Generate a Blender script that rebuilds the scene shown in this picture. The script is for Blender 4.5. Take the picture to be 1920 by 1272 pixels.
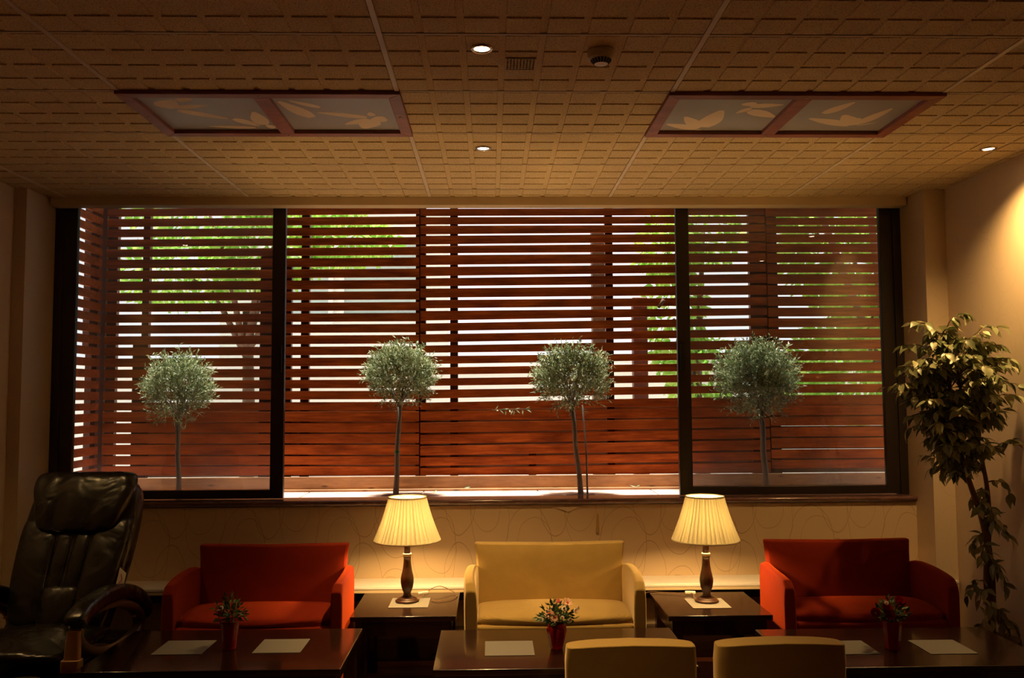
import bpy, bmesh, math, random
from math import sin, cos, pi, radians, sqrt
from mathutils import Vector, Matrix, Euler, Quaternion

for o in list(bpy.data.objects):
    bpy.data.objects.remove(o, do_unlink=True)
S = bpy.context.scene
COL = S.collection
rnd = random.Random(7)

# ------------------------------------------------------------------ camera
CAMZ = 1.65
F_PX, PITCH, YAW, ROLL = 1622.0, 0.0640, 0.0240, -0.0053
cam_data = bpy.data.cameras.new('camera')
cam = bpy.data.objects.new('camera', cam_data)
COL.objects.link(cam)
cam_data.sensor_width = 36.0
cam_data.lens = F_PX / 1920 * 36.0
cam_data.clip_start = 0.05
cam_data.clip_end = 200
_f = Vector((sin(YAW) * cos(PITCH), cos(YAW) * cos(PITCH), sin(PITCH)))
_r = Vector((cos(YAW), -sin(YAW), 0))
_u = _r.cross(_f)
_r2 = cos(ROLL) * _r + sin(ROLL) * _u
_u2 = -sin(ROLL) * _r + cos(ROLL) * _u
mw = Matrix.Identity(4)
for i in range(3):
    mw[i][0], mw[i][1], mw[i][2] = _r2[i], _u2[i], -_f[i]
mw[2][3] = CAMZ
cam.matrix_world = mw
S.camera = cam

# ------------------------------------------------------------------ world, sun, exposure
W = bpy.data.worlds.new('sky')
S.world = W
W.use_nodes = True
W.node_tree.nodes['Background'].inputs[0].default_value = (0.96, 0.96, 0.98, 1)
W.node_tree.nodes['Background'].inputs[1].default_value = 1.3
sun_d = bpy.data.lights.new('sun', 'SUN')
sun_d.energy = 18.0
sun_d.angle = radians(5)
sun_d.color = (1.0, 0.93, 0.82)
sun = bpy.data.objects.new('sun', sun_d)
COL.objects.link(sun)
sun.rotation_euler = Vector((0.05, -0.02, -0.99)).to_track_quat('-Z', 'Y').to_euler()
S.view_settings.view_transform = 'Standard'
S.view_settings.look = 'None'
S.view_settings.exposure = 0.0
S.view_settings.gamma = 1.0
S.view_settings.use_curve_mapping = False
S.cycles.use_denoising = True
S.cycles.max_bounces = 10
S.cycles.diffuse_bounces = 5
S.cycles.transparent_max_bounces = 16
S.cycles.caustics_reflective = False
S.cycles.caustics_refractive = False
S.cycles.sample_clamp_indirect = 4.0
LAMP_W = 105.0
SPOT_W = 250.0
WARM = (1.0, 0.59, 0.20)

# ------------------------------------------------------------------ node helper + materials
class NT:
    def __init__(self, name):
        self.m = bpy.data.materials.new(name)
        self.m.use_nodes = True
        self.t = self.m.node_tree
        self.b = self.t.nodes['Principled BSDF']
        self.out = self.t.nodes['Material Output']
    def n(self, typ, **kw):
        nd = self.t.nodes.new(typ)
        for k, v in kw.items():
            setattr(nd, k, v)
        return nd
    def l(self, a, b):
        self.t.links.new(a, b)
    def val(self, sock, v):
        if hasattr(v, 'links') or isinstance(v, bpy.types.NodeSocket):
            self.l(v, sock)
        else:
            sock.default_value = v
    def math(self, op, a, b=0.0, c=0.0, clamp=False):
        nd = self.n('ShaderNodeMath', operation=op, use_clamp=clamp)
        self.val(nd.inputs[0], a); self.val(nd.inputs[1], b); self.val(nd.inputs[2], c)
        return nd.outputs[0]
    def vmath(self, op, a, b=(0, 0, 0), c=(0, 0, 0)):
        nd = self.n('ShaderNodeVectorMath', operation=op)
        self.val(nd.inputs[0], a); self.val(nd.inputs[1], b)
        if op in ('WRAP', 'MULTIPLY_ADD'):
            self.val(nd.inputs[2], c)
        return nd.outputs['Value'] if op in ('LENGTH', 'DISTANCE', 'DOT_PRODUCT') else nd.outputs[0]
    def coord(self, kind='Object'):
        return self.n('ShaderNodeTexCoord').outputs[kind]
    def mapping(self, vec, scale=(1, 1, 1), loc=(0, 0, 0)):
        nd = self.n('ShaderNodeMapping')
        self.l(vec, nd.inputs[0])
        self.val(nd.inputs['Location'], loc)
        nd.inputs['Scale'].default_value = scale
        return nd.outputs[0]
    def noise(self, vec, scale=5, detail=4, rough=0.55, dist=0.0):
        nd = self.n('ShaderNodeTexNoise')
        self.l(vec, nd.inputs['Vector'])
        nd.inputs['Scale'].default_value = scale
        nd.inputs['Detail'].default_value = detail
        nd.inputs['Roughness'].default_value = rough
        nd.inputs['Distortion'].default_value = dist
        return nd.outputs['Fac']
    def ramp(self, fac, stops):
        nd = self.n('ShaderNodeValToRGB')
        self.l(fac, nd.inputs[0])
        e = nd.color_ramp.elements
        while len(e) < len(stops):
            e.new(0.5)
        for el, (p, c) in zip(e, stops):
            el.position = p
            el.color = (c[0], c[1], c[2], 1) if not isinstance(c, float) else (c, c, c, 1)
        return nd.outputs[0]
    def mix(self, fac, a, b, mode='MIX'):
        nd = self.n('ShaderNodeMix', data_type='RGBA', blend_type=mode)
        self.val(nd.inputs[0], fac)
        for s, v in ((nd.inputs[6], a), (nd.inputs[7], b)):
            if isinstance(v, tuple):
                s.default_value = (v[0], v[1], v[2], 1)
            else:
                self.l(v, s)
        return nd.outputs[2]
    def bump(self, h, strength=0.3, dist=0.01):
        nd = self.n('ShaderNodeBump')
        nd.inputs['Strength'].default_value = strength
        nd.inputs['Distance'].default_value = dist
        self.l(h, nd.inputs['Height'])
        self.l(nd.outputs[0], self.b.inputs['Normal'])
    def base(self, c, rough=0.5, **kw):
        if isinstance(c, tuple):
            self.b.inputs['Base Color'].default_value = (c[0], c[1], c[2], 1)
        else:
            self.l(c, self.b.inputs['Base Color'])
        self.val(self.b.inputs['Roughness'], rough)
        for k, v in kw.items():
            self.val(self.b.inputs[k], v)
        return self.m
    def objrand(self):
        return self.n('ShaderNodeObjectInfo').outputs['Random']
    def island(self):
        return self.n('ShaderNodeNewGeometry').outputs['Random Per Island']

M = {}
def plain(name, c, rough=0.5, var=0.12, scale=6, bump=0.0, **kw):
    t = NT(name)
    co = t.coord()
    nz = t.noise(co, scale, 5)
    dark = tuple(x * (1 - var) for x in c)
    lite = tuple(min(1, x * (1 + var)) for x in c)
    t.base(t.mix(nz, dark, lite), rough, **kw)
    if bump:
        t.bump(t.noise(co, scale * 8, 3), bump, 0.004)
    M[name] = t.m
    return t.m

def wood(name, c1, c2, rough, scale=(1, 12, 12), coat=0.0, knots=False, grain_bump=0.15):
    t = NT(name)
    r = t.objrand()
    co = t.vmath('ADD', t.coord(), t.n('ShaderNodeCombineXYZ').outputs[0])
    cmb = t.n('ShaderNodeCombineXYZ')
    t.l(t.math('MULTIPLY', r, 37.0), cmb.inputs[0]); t.l(t.math('MULTIPLY', r, 11.0), cmb.inputs[2])
    co = t.vmath('ADD', co, cmb.outputs[0])
    g = t.noise(t.mapping(co, scale), 4.0, 6, 0.6, 0.6)
    blot = t.noise(t.mapping(co, (1.6, 3, 5)), 2.4, 4)
    col = t.mix(t.ramp(g, [(0.3, 0.0), (0.7, 1.0)]), c1, c2)
    col = t.mix(t.ramp(blot, [(0.38, 0.0), (0.72, 0.78)]), col, tuple(x * 0.45 for x in c1))
    col = t.mix(t.math('MULTIPLY', r, 0.35), col, tuple(x * 0.5 for x in c2))
    if knots:
        v = t.n('ShaderNodeTexVoronoi')
        t.l(t.mapping(co, (3.0, 5, 9)), v.inputs['Vector']); v.inputs['Scale'].default_value = 1.6
        k = t.ramp(v.outputs['Distance'], [(0.05, 1.0), (0.16, 0.0)])
        col = t.mix(t.math('MULTIPLY', k, 0.85), col, tuple(x * 0.15 for x in c1))
    t.base(col, rough)
    t.b.inputs['Specular IOR Level'].default_value = 0.12 if rough > .6 else 0.5
    if coat:
        t.b.inputs['Coat Weight'].default_value = coat
        t.b.inputs['Coat Roughness'].default_value = 0.06
    if grain_bump:
        t.bump(g, grain_bump, 0.003)
    M[name] = t.m
    return t.m

def fabric(name, c, var=0.18, wrinkle=0.25, sheen=(1, 1, 1), sw=0.6):
    t = NT(name)
    co = t.coord()
    big = t.noise(co, 3.0, 4, 0.6, 0.4)
    fine = t.noise(co, 260, 2)
    col = t.mix(t.ramp(big, [(0.3, 0.0), (0.72, 1.0)]), tuple(x * (1 - var) for x in c), tuple(x * (1 + var * 0.5) for x in c))
    col = t.mix(t.math('MULTIPLY', fine, 0.3), col, tuple(x * 0.7 for x in c))
    t.base(col, 0.9)
    t.b.inputs['Sheen Weight'].default_value = sw
    t.b.inputs['Sheen Tint'].default_value = (*sheen, 1)
    t.b.inputs['Specular IOR Level'].default_value = 0.2
    t.b.inputs['Sheen Roughness'].default_value = 0.4
    t.bump(t.math('ADD', t.math('MULTIPLY', big, 1.0), t.math('MULTIPLY', fine, 0.06)), wrinkle, 0.02)
    M[name] = t.m

wood('fence_wood', (0.27, 0.044, 0.008), (0.68, 0.155, 0.022), 0.68, (1.0, 10, 14))
wood('post_wood', (0.10, 0.022, 0.012), (0.16, 0.04, 0.02), 0.55, (12, 12, 1))
wood('pine_plank', (0.42, 0.20, 0.075), (0.62, 0.34, 0.14), 0.5, (1.2, 10, 16), knots=True)
wood('backing_wood', (0.50, 0.35, 0.20), (0.66, 0.47, 0.29), 0.7)
wood('table_wood', (0.014, 0.0055, 0.0035), (0.026, 0.010, 0.006), 0.20, (1.0, 14, 14), coat=0.35, grain_bump=0.02)
wood('floor_wood', (0.10, 0.028, 0.014), (0.15, 0.045, 0.022), 0.32, (1, 14, 14), grain_bump=0.05)
wood('lamp_wood', (0.05, 0.018, 0.008), (0.09, 0.034, 0.014), 0.35, (14, 14, 1.5), coat=0.2, grain_bump=0.05)
wood('panel_wood', (0.30, 0.085, 0.055), (0.40, 0.125, 0.08), 0.42, (1, 10, 10), grain_bump=0.05)
fabric('red_velvet', (0.25, 0.018, 0.002), wrinkle=0.15, sheen=(0.95, 0.14, 0.015), sw=0.7)
fabric('yellow_velvet', (0.50, 0.345, 0.115), wrinkle=0.22, sheen=(1.0, 0.80, 0.50), sw=0.75)
plain('window_metal', (0.022, 0.014, 0.010), 0.4, 0.2)
plain('handle_black', (0.006, 0.005, 0.005), 0.45, 0.1)
plain('tbar_dull', (0.58, 0.47, 0.32), 0.6, 0.08)
plain('tbar', (0.66, 0.55, 0.42), 0.45, 0.08)
plain('valance_paint', (0.62, 0.49, 0.32), 0.6, 0.06)
plain('shelf_stone', (0.78, 0.74, 0.72), 0.3, 0.06)
plain('dark_recess', (0.012, 0.008, 0.006), 0.6, 0.2)
plain('white_plastic', (0.80, 0.76, 0.66), 0.35, 0.05)
plain('detector_plastic', (0.72, 0.63, 0.50), 0.35, 0.05)
plain('black_slot', (0.004, 0.003, 0.003), 0.7, 0.1)
plain('bark', (0.20, 0.165, 0.125), 0.85, 0.35, 30, 0.5)
plain('brown_bark', (0.15, 0.075, 0.035), 0.7, 0.3, 30, 0.4)
plain('twig', (0.20, 0.12, 0.06), 0.7, 0.2)
plain('green_tie', (0.02, 0.16, 0.05), 0.5, 0.1)
plain('soil', (0.16, 0.085, 0.06), 0.95, 0.5, 40, 0.5)
plain('paper', (0.165, 0.155, 0.14), 0.65, 0.03)
plain('bronze', (0.52, 0.30, 0.14), 0.35, 0.15)
plain('brown_shell', (0.055, 0.030, 0.019), 0.35, 0.15)
plain('ring_shell', (0.15, 0.095, 0.06), 0.3, 0.1)
plain('brass', (0.75, 0.45, 0.14), 0.25, 0.1, Metallic=1.0)
plain('cream_ring', (0.62, 0.46, 0.28), 0.4, 0.1)
plain('petal_peach', (0.86, 0.56, 0.42), 0.6, 0.15, 60)
plain('petal_white', (0.80, 0.76, 0.66), 0.6, 0.1, 60)
plain('petal_red', (0.50, 0.006, 0.012), 0.55, 0.25, 60)
plain('petal_pink', (0.62, 0.13, 0.14), 0.6, 0.2, 60)
plain('flower_heart', (0.55, 0.09, 0.02), 0.8, 0.3, 80)
plain('chrome', (0.7, 0.6, 0.45), 0.15, 0.05, Metallic=1.0)
plain('screw_metal', (0.35, 0.25, 0.17), 0.35, 0.1, Metallic=0.8)
plain('stain_yellow', (0.46, 0.30, 0.10), 0.6, 0.3)
plain('stucco', (0.86, 0.84, 0.83), 0.85, 0.04, 10, 0.2)
plain('house_frame', (0.86, 0.86, 0.86), 0.5, 0.03)
plain('house_glass', (0.50, 0.56, 0.60), 0.12, 0.08)
plain('paving', (0.50, 0.46, 0.42), 0.85, 0.15)
plain('pot_clay', (0.14, 0.06, 0.035), 0.6, 0.2)
plain('ceiling_slab', (0.50, 0.40, 0.28), 0.9, 0.05)
plain('outer_render', (0.26, 0.23, 0.20), 0.9, 0.1)
plain('trunk_brown', (0.13, 0.07, 0.045), 0.85, 0.3, 20, 0.4)

# stained pink stone ledge
t = NT('pink_stone'); co = t.coord()
t.base(t.mix(t.ramp(t.noise(co, 9, 6, 0.65), [(0.35, 0.0), (0.65, 1.0)]), (0.38, 0.23, 0.17), (0.54, 0.39, 0.33)), 0.55)
t.bump(t.noise(co, 40, 3), 0.2, 0.003); M['pink_stone'] = t.m
# polished sill stone
t = NT('sill_marble'); co = t.coord()
nz = t.noise(t.mapping(co, (2, 8, 8)), 6, 7, 0.7, 0.8)
t.base(t.mix(t.ramp(nz, [(0.3, 0.0), (0.7, 1.0)]), (0.075, 0.032, 0.026), (0.20, 0.10, 0.088)), 0.16); M['sill_marble'] = t.m
# mineral ceiling tile: warm beige, fine pits
t = NT('ceiling_tile'); co = t.coord()
r = t.objrand()
cm = t.n('ShaderNodeCombineXYZ'); t.l(t.math('MULTIPLY', r, 50), cm.inputs[0])
co = t.vmath('ADD', co, cm.outputs[0])
sp = t.ramp(t.noise(co, 170, 2, 0.6), [(0.36, 0.0), (0.48, 1.0)])
md = t.noise(co, 14, 3)
c = t.mix(md, (0.60, 0.465, 0.265), (0.71, 0.56, 0.325))
c = t.mix(sp, (0.36, 0.25, 0.13), c)
t.base(c, 0.92); t.bump(sp, 0.35, 0.002); M['ceiling_tile'] = t.m

# wallpaper with printed looping vine lines
def wallpaper(name, base_c, line_c, strength):
    t = NT(name)
    co = t.coord('Object')
    sep = t.n('ShaderNodeSeparateXYZ'); t.l(co, sep.inputs[0])
    uu = t.math('ADD', sep.outputs[0], sep.outputs[1])
    cb = t.n('ShaderNodeCombineXYZ'); t.l(uu, cb.inputs[0]); t.l(sep.outputs[2], cb.inputs[1])
    p0 = cb.outputs[0]
    wn = t.n('ShaderNodeTexNoise'); t.l(p0, wn.inputs['Vector']); wn.inputs['Scale'].default_value = 3.0
    wob = t.vmath('SCALE', t.vmath('SUBTRACT', wn.outputs['Color'], (0.5, 0.5, 0.5)))
    wob.node.inputs['Scale'].default_value = 0.07
    p = t.vmath('MULTIPLY', t.vmath('ADD', p0, wob), (1, 1, 0))
    P = (0.62, 0.62, 1.0)
    tot = None
    for cx, cz, rx, rz in ((0.10, 0.30, .10, .16), (0.13, 0.25, .13, .27), (0.42, 0.05, .11, .18), (0.38, .02, .15, .28),
                           (0.55, .40, .11, .29)):
        q = t.vmath('WRAP', t.vmath('SUBTRACT', p, (cx, cz, 0)), tuple(x / 2 for x in P), tuple(-x / 2 for x in P))
        d = t.vmath('LENGTH', t.vmath('MULTIPLY', q, (1 / rx, 1 / rz, 0)))
        e = t.math('MULTIPLY', t.math('ABSOLUTE', t.math('SUBTRACT', d, 1.0)), min(rx, rz))
        ln = t.math('LESS_THAN', e, 0.0011)
        tot = ln if tot is None else t.math('MAXIMUM', tot, ln)
    weave = t.noise(t.mapping(co, (60, 60, 500)), 3, 2)
    c = t.mix(t.math('MULTIPLY', weave, 0.25), base_c, tuple(x * 0.8 for x in base_c))
    c = t.mix(t.math('MULTIPLY', tot, strength), c, line_c)
    t.base(c, 0.6)
    t.bump(weave, 0.12, 0.002)
    M[name] = t.m
wallpaper('wallpaper', (0.66, 0.50, 0.32), (0.26, 0.15, 0.06), 0.6)
wallpaper('wallpaper_plain', (0.68, 0.54, 0.38), (0.45, 0.33, 0.20), 0.25)

# black leather
t = NT('black_leather'); co = t.coord()
w1 = t.noise(co, 6.0, 2, 0.5, 0.8); w2 = t.noise(co, 220, 2)
t.base((0.011, 0.009, 0.007), t.ramp(w1, [(0.2, 0.20), (0.8, 0.34)]))
t.b.inputs['Specular IOR Level'].default_value = 0.6
t.bump(t.math('ADD', w1, t.math('MULTIPLY', w2, 0.015)), 0.30, 0.05); M['black_leather'] = t.m

# leaves
def leafmat(name, c1, c2, rough=0.5, trans=0.25):
    t = NT(name)
    r = t.math('FRACT', t.math('ADD', t.island(), t.objrand()))
    col = t.mix(r, c1, c2)
    t.base(col, rough)
    tr = t.n('ShaderNodeBsdfTranslucent'); t.l(col, tr.inputs[0])
    mx = t.n('ShaderNodeMixShader'); mx.inputs[0].default_value = trans
    t.l(t.b.outputs[0], mx.inputs[1]); t.l(tr.outputs[0], mx.inputs[2]); t.l(mx.outputs[0], t.out.inputs[0])
    M[name] = t.m
leafmat('olive_leaf', (0.05, 0.10, 0.025), (0.58, 0.62, 0.34), 0.40, 0.25)
leafmat('ficus_leaf', (0.09, 0.12, 0.035), (0.50, 0.50, 0.28), 0.38, 0.2)
leafmat('bright_leaf', (0.22, 0.52, 0.07), (0.62, 0.78, 0.22), 0.6, 0.45)
leafmat('bouquet_leaf', (0.025, 0.065, 0.022), (0.09, 0.15, 0.05), 0.5, 0.1)
leafmat('pale_leaf', (0.55, 0.58, 0.45), (0.70, 0.72, 0.60), 0.5, 0.2)

# window pane: thin clear glass with real dust, thicker towards its foot
t = NT('pane_glass')
tr = t.n('ShaderNodeBsdfTransparent'); tr.inputs[0].default_value = (0.93, 0.95, 0.94, 1)
gl = t.n('ShaderNodeBsdfGlossy'); gl.inputs['Roughness'].default_value = 0.0
fr = t.n('ShaderNodeFresnel'); fr.inputs[0].default_value = 1.5
m1 = t.n('ShaderNodeMixShader'); t.l(t.math('MULTIPLY', fr.outputs[0], 1.6), m1.inputs[0]); t.l(tr.outputs[0], m1.inputs[1]); t.l(gl.outputs[0], m1.inputs[2])
df = t.n('ShaderNodeBsdfDiffuse'); df.inputs[0].default_value = (0.75, 0.72, 0.74, 1)
dt = t.n('ShaderNodeBsdfTranslucent'); dt.inputs[0].default_value = (0.75, 0.72, 0.74, 1)
m0 = t.n('ShaderNodeMixShader'); m0.inputs[0].default_value = 0.6
t.l(df.outputs[0], m0.inputs[1]); t.l(dt.outputs[0], m0.inputs[2])
co = t.coord()
sp = t.n('ShaderNodeSeparateXYZ'); t.l(co, sp.inputs[0])
foot = t.math('POWER', t.math('SUBTRACT', 1.0, t.math('DIVIDE', sp.outputs[2], 0.30, clamp=True), clamp=True), 2.0)
dn = t.noise(t.mapping(co, (1, 1, 0.25)), 5, 5)
d = t.math('ADD', t.math('MULTIPLY', dn, 0.055), t.math('MULTIPLY', t.math('MULTIPLY', foot, dn), 0.30))
m2 = t.n('ShaderNodeMixShader'); t.l(d, m2.inputs[0]); t.l(m1.outputs[0], m2.inputs[1]); t.l(m0.outputs[0], m2.inputs[2])
t.l(m2.outputs[0], t.out.inputs[0]); M['pane_glass'] = t.m

# pleated lampshade cloth
t = NT('shade_cloth')
df = t.n('ShaderNodeBsdfDiffuse'); df.inputs[0].default_value = (0.85, 0.76, 0.55, 1)
tl = t.n('ShaderNodeBsdfTranslucent'); tl.inputs[0].default_value = (0.95, 0.88, 0.50, 1)
sx_ = t.n('ShaderNodeSeparateXYZ'); t.l(t.coord(), sx_.inputs[0])
an = t.math('MULTIPLY', t.math('ARCTAN2', sx_.outputs[1], sx_.outputs[0]), 44 / (2 * pi))
cmb = t.n('ShaderNodeCombineXYZ'); t.l(an, cmb.inputs[0])
an = t.math('ADD', an, t.math('MULTIPLY', t.noise(cmb.outputs[0], 1.3, 2), 0.9))
fold = t.ramp(t.math('FRACT', an), [(0.0, 0.25), (0.22, 1.0), (0.70, 0.85), (1.0, 0.25)])
mx = t.n('ShaderNodeMixShader'); t.l(t.math('MULTIPLY', fold, 0.062), mx.inputs[0])
t.l(df.outputs[0], mx.inputs[1]); t.l(tl.outputs[0], mx.inputs[2]); t.l(mx.outputs[0], t.out.inputs[0]); M['shade_cloth'] = t.m

def emis(name, c, s):
    t = NT(name)
    t.b.inputs['Emission Color'].default_value = (*c, 1)
    t.b.inputs['Emission Strength'].default_value = s
    t.b.inputs['Base Color'].default_value = (0.8, 0.7, 0.5, 1)
    M[name] = t.m
emis('bulb_glow', (1.0, 0.72, 0.36), 14.0)
emis('downlight_glow', (1.0, 0.78, 0.46), 22.0)

# frosted panel pane (unlit) and its leaf print
plain('frosted_pane', (0.36, 0.35, 0.38), 0.35, 0.05)
plain('leaf_print', (0.80, 0.66, 0.52), 0.6, 0.05)
# red glass
t = NT('red_glass')
t.base((0.55, 0.01, 0.02), 0.06); t.b.inputs['Transmission Weight'].default_value = 0.45
t.b.inputs['Alpha'].default_value = 1.0
M['red_glass'] = t.m

# ------------------------------------------------------------------ geometry builder
class MB:
    def __init__(self):
        self.v = []; self.f = []
    def add(self, vs, fs):
        b = len(self.v)
        self.v += [tuple(x) for x in vs]
        self.f += [tuple(b + i for i in f) for f in fs]
        return self
    def box(self, x0, x1, y0, y1, z0, z1, rot=None):
        vs = [Vector((x, y, z)) for z in (z0, z1) for y in (y0, y1) for x in (x0, x1)]
        if rot is not None:
            c = Vector(((x0 + x1) / 2, (y0 + y1) / 2, (z0 + z1) / 2))
            vs = [c + rot @ (p - c) for p in vs]
        return self.add(vs, [(0, 2, 3, 1), (4, 5, 7, 6), (0, 1, 5, 4), (2, 6, 7, 3), (0, 4, 6, 2), (1, 3, 7, 5)])
    def prism(self, poly, y0, y1):
        """polygon in XZ (counter-clockwise seen from -Y), extruded along Y"""
        n = len(poly)
        vs = [(x, y0, z) for x, z in poly] + [(x, y1, z) for x, z in poly]
        fs = [tuple(range(n)), tuple(range(2 * n - 1, n - 1, -1))]
        fs += [(i, i + n, (i + 1) % n + n, (i + 1) % n) for i in range(n)]
        return self.add(vs, fs)
    def loft(self, rings, cap=True):
        n = len(rings[0])
        vs = [p for r in rings for p in r]
        fs = []
        for k in range(len(rings) - 1):
            for i in range(n):
                j = (i + 1) % n
                fs.append((k * n + i, k * n + j, (k + 1) * n + j, (k + 1) * n + i))
        if cap:
            fs.append(tuple(range(n - 1, -1, -1)))
            fs.append(tuple((len(rings) - 1) * n + i for i in range(n)))
        return self.add(vs, fs)
    def tube(self, pts, rad, n=8, cap=True):
        pts = [Vector(p) for p in pts]
        if not isinstance(rad, (list, tuple)):
            rad = [rad] * len(pts)
        rings = []
        ref = None
        for i, p in enumerate(pts):
            d = (pts[min(i + 1, len(pts) - 1)] - pts[max(i - 1, 0)]).normalized()
            if ref is None:
                ref = d.orthogonal().normalized()
            ref = (ref - d * ref.dot(d))
            ref = ref.normalized() if ref.length > 1e-6 else d.orthogonal().normalized()
            w = d.cross(ref)
            rings.append([p + rad[i] * (cos(2 * pi * k / n) * ref + sin(2 * pi * k / n) * w) for k in range(n)])
        return self.loft(rings, cap)
    def lathe(self, prof, n=32, c=(0, 0, 0), cap=True, ripple=None):
        rings = []
        for r, z in prof:
            rings.append([(c[0] + (r * (1 + (ripple(2 * pi * k / n) if ripple else 0))) * cos(2 * pi * k / n),
                           c[1] + (r * (1 + (ripple(2 * pi * k / n) if ripple else 0))) * sin(2 * pi * k / n), c[2] + z) for k in range(n)])
        return self.loft(rings, cap)
    def mesh(self, name, mat, smooth=False):
        me = bpy.data.meshes.new(name)
        me.from_pydata(self.v, [], self.f)
        me.validate()
        bm = bmesh.new(); bm.from_mesh(me)
        bmesh.ops.recalc_face_normals(bm, faces=bm.faces)
        bm.to_mesh(me); bm.free()
        me.materials.append(M[mat] if isinstance(mat, str) else mat)
        if smooth:
            me.polygons.foreach_set('use_smooth', [True] * len(me.polygons))
        return me
    def build(self, name, mat, parent=None, smooth=False, bevel=0.0, seg=2, sub=0, loc=None):
        o = bpy.data.objects.new(name, self.mesh(name, mat, smooth))
        COL.objects.link(o)
        if parent is not None:
            o.parent = parent
        if loc is not None:
            o.location = loc
        if bevel:
            b = o.modifiers.new('bevel', 'BEVEL'); b.width = bevel; b.segments = seg; b.limit_method = 'ANGLE'
            b.harden_normals = False
            o.data.polygons.foreach_set('use_smooth', [True] * len(o.data.polygons))
            m = o.modifiers.new('wn', 'WEIGHTED_NORMAL'); m.keep_sharp = False
        if sub:
            s = o.modifiers.new('subd', 'SUBSURF'); s.levels = sub; s.render_levels = sub
        return o

def inst(name, me, parent=None, loc=(0, 0, 0), rot=None, scale=None):
    o = bpy.data.objects.new(name, me)
    COL.objects.link(o)
    if parent is not None: o.parent = parent
    o.location = loc
    if rot is not None: o.rotation_euler = rot
    if scale is not None: o.scale = scale
    return o

def tag(o, label, cat, group=None, kind=None):
    o['label'] = label; o['category'] = cat
    if group: o['group'] = group
    if kind: o['kind'] = kind
    return o
def thing(name, loc, label, cat, rz=0.0, group=None):
    o = bpy.data.objects.new(name, None); COL.objects.link(o)
    o.location = loc; o.rotation_euler = (0, 0, rz); o.empty_display_size = 0.1
    return tag(o, label, cat, group)
def struct(o, label, cat):
    return tag(o, label, cat, kind='structure')
def copy_tree(o, parent=None):
    c = o.copy(); COL.objects.link(c)
    if parent is not None: c.parent = parent
    for ch in list(o.children):
        copy_tree(ch, c)
    return c
def bx(x0, x1, y0, y1, z0, z1):
    return MB().box(x0, x1, y0, y1, z0, z1)
def superring(cx, cy, cz, w, h, n=20, e=0.5, axis='xz'):
    out = []
    for k in range(n):
        a = 2 * pi * k / n
        c, s = cos(a), sin(a)
        x = w * math.copysign(abs(c) ** e, c); z = h * math.copysign(abs(s) ** e, s)
        out.append((x, z))
    return out

# ------------------------------------------------------------------ room shell
CZ = 2.9645           # visible ceiling level
XL, XR = -3.0, 2.95
YB = -2.2
REVL, REVR = -2.92, 2.81
floor = struct(bx(XL - .1, XR + .1, YB - .1, 6.0, -0.10, -0.012).build('floor', 'dark_recess'), 'dark reddish wooden floor of the lounge', 'floor')
for i in range(41):
    y = YB + i * 0.195
    bx(XL, XR, -0.095, 0.095, -0.012, 0.0).build('plank', 'floor_wood', floor, bevel=0.003, seg=1, loc=(0, y + 0.097, 0))
struct(bx(XL - .12, XL, YB, 5.45, 0, 3.1).build('wall_left', 'wallpaper_plain'), 'beige papered left wall of the lounge', 'wall')
struct(bx(XR, XR + .12, YB, 5.49, 0, 3.1).build('wall_right', 'wallpaper_plain'), 'beige papered right wall beside the potted fig', 'wall')
struct(bx(XL - .12, XR + .12, YB - .12, YB, 0, 3.1).build('wall_front', 'table_wood'), 'dark wooden wall facing the window, behind the viewer', 'wall')
wall_back = struct(bx(REVL, REVR, 5.72, 5.90, 0, 0.925).build('wall_back', 'wallpaper'), 'papered wall with looping vine print under the window sill', 'wall')
MB().box(XL - .3, REVL, 5.45, 5.92, 0, 3.1).build('pilaster', 'wallpaper_plain', wall_back)
MB().box(REVR, XR + .3, 5.49, 5.92, 0, 3.1).build('pilaster', 'wallpaper_plain', wall_back)
bx(REVL, REVR, 5.80, 5.92, 3.0, 3.13).build('lintel', 'outer_render', wall_back)
# lifted damp paper seam under the sill
MB().prism([(0.683, .74), (0.703, .74), (0.700, .86), (0.692, .872), (0.686, .84)], 5.714, 5.721).build('paper_seam', 'stain_yellow', wall_back)
MB().prism([(0.40, .914), (0.47, .890), (0.50, .880), (0.53, .893), (0.58, .914)], 5.715, 5.721).build('torn_paper', 'wallpaper_plain', wall_back)

ceiling = struct(bx(XL - .1, XR + .1, YB - .1, 5.79, CZ + .03, 3.12).build('ceiling', 'ceiling_slab'), 'suspended ceiling of square-patterned beige tiles', 'ceiling')
bx(XL, XR, YB, 2.49, CZ + .004, CZ + .03).build('plain_tile_field', 'ceiling_tile', ceiling)
SQ = 0.15
def tile_mesh(nx, ny):
    b = MB()
    w, d = nx * SQ, ny * SQ
    b.box(0, w, 0, d, CZ + 0.0065, CZ + 0.02)
    g = 0.0125
    for i in range(nx):
        for j in range(ny):
            x0, x1 = i * SQ + g, (i + 1) * SQ - g
            y0, y1 = j * SQ + g, (j + 1) * SQ - g
            z0, z1, s = CZ + 0.0065, CZ + 0.0012, 0.0020
            vs = [(x0, y0, z0), (x1, y0, z0), (x1, y1, z0), (x0, y1, z0), (x0 + s, y0 + s, z1), (x1 - s, y0 + s, z1), (x1 - s, y1 - s, z1), (x0 + s, y1 - s, z1)]
            b.add(vs, [(4, 5, 6, 7), (0, 1, 5, 4), (1, 2, 6, 5), (2, 3, 7, 6), (3, 0, 4, 7)])
    return b.mesh('ceiling_tile', 'ceiling_tile')
tiles = {}
X0, Y0 = -1.605, 3.09
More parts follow.
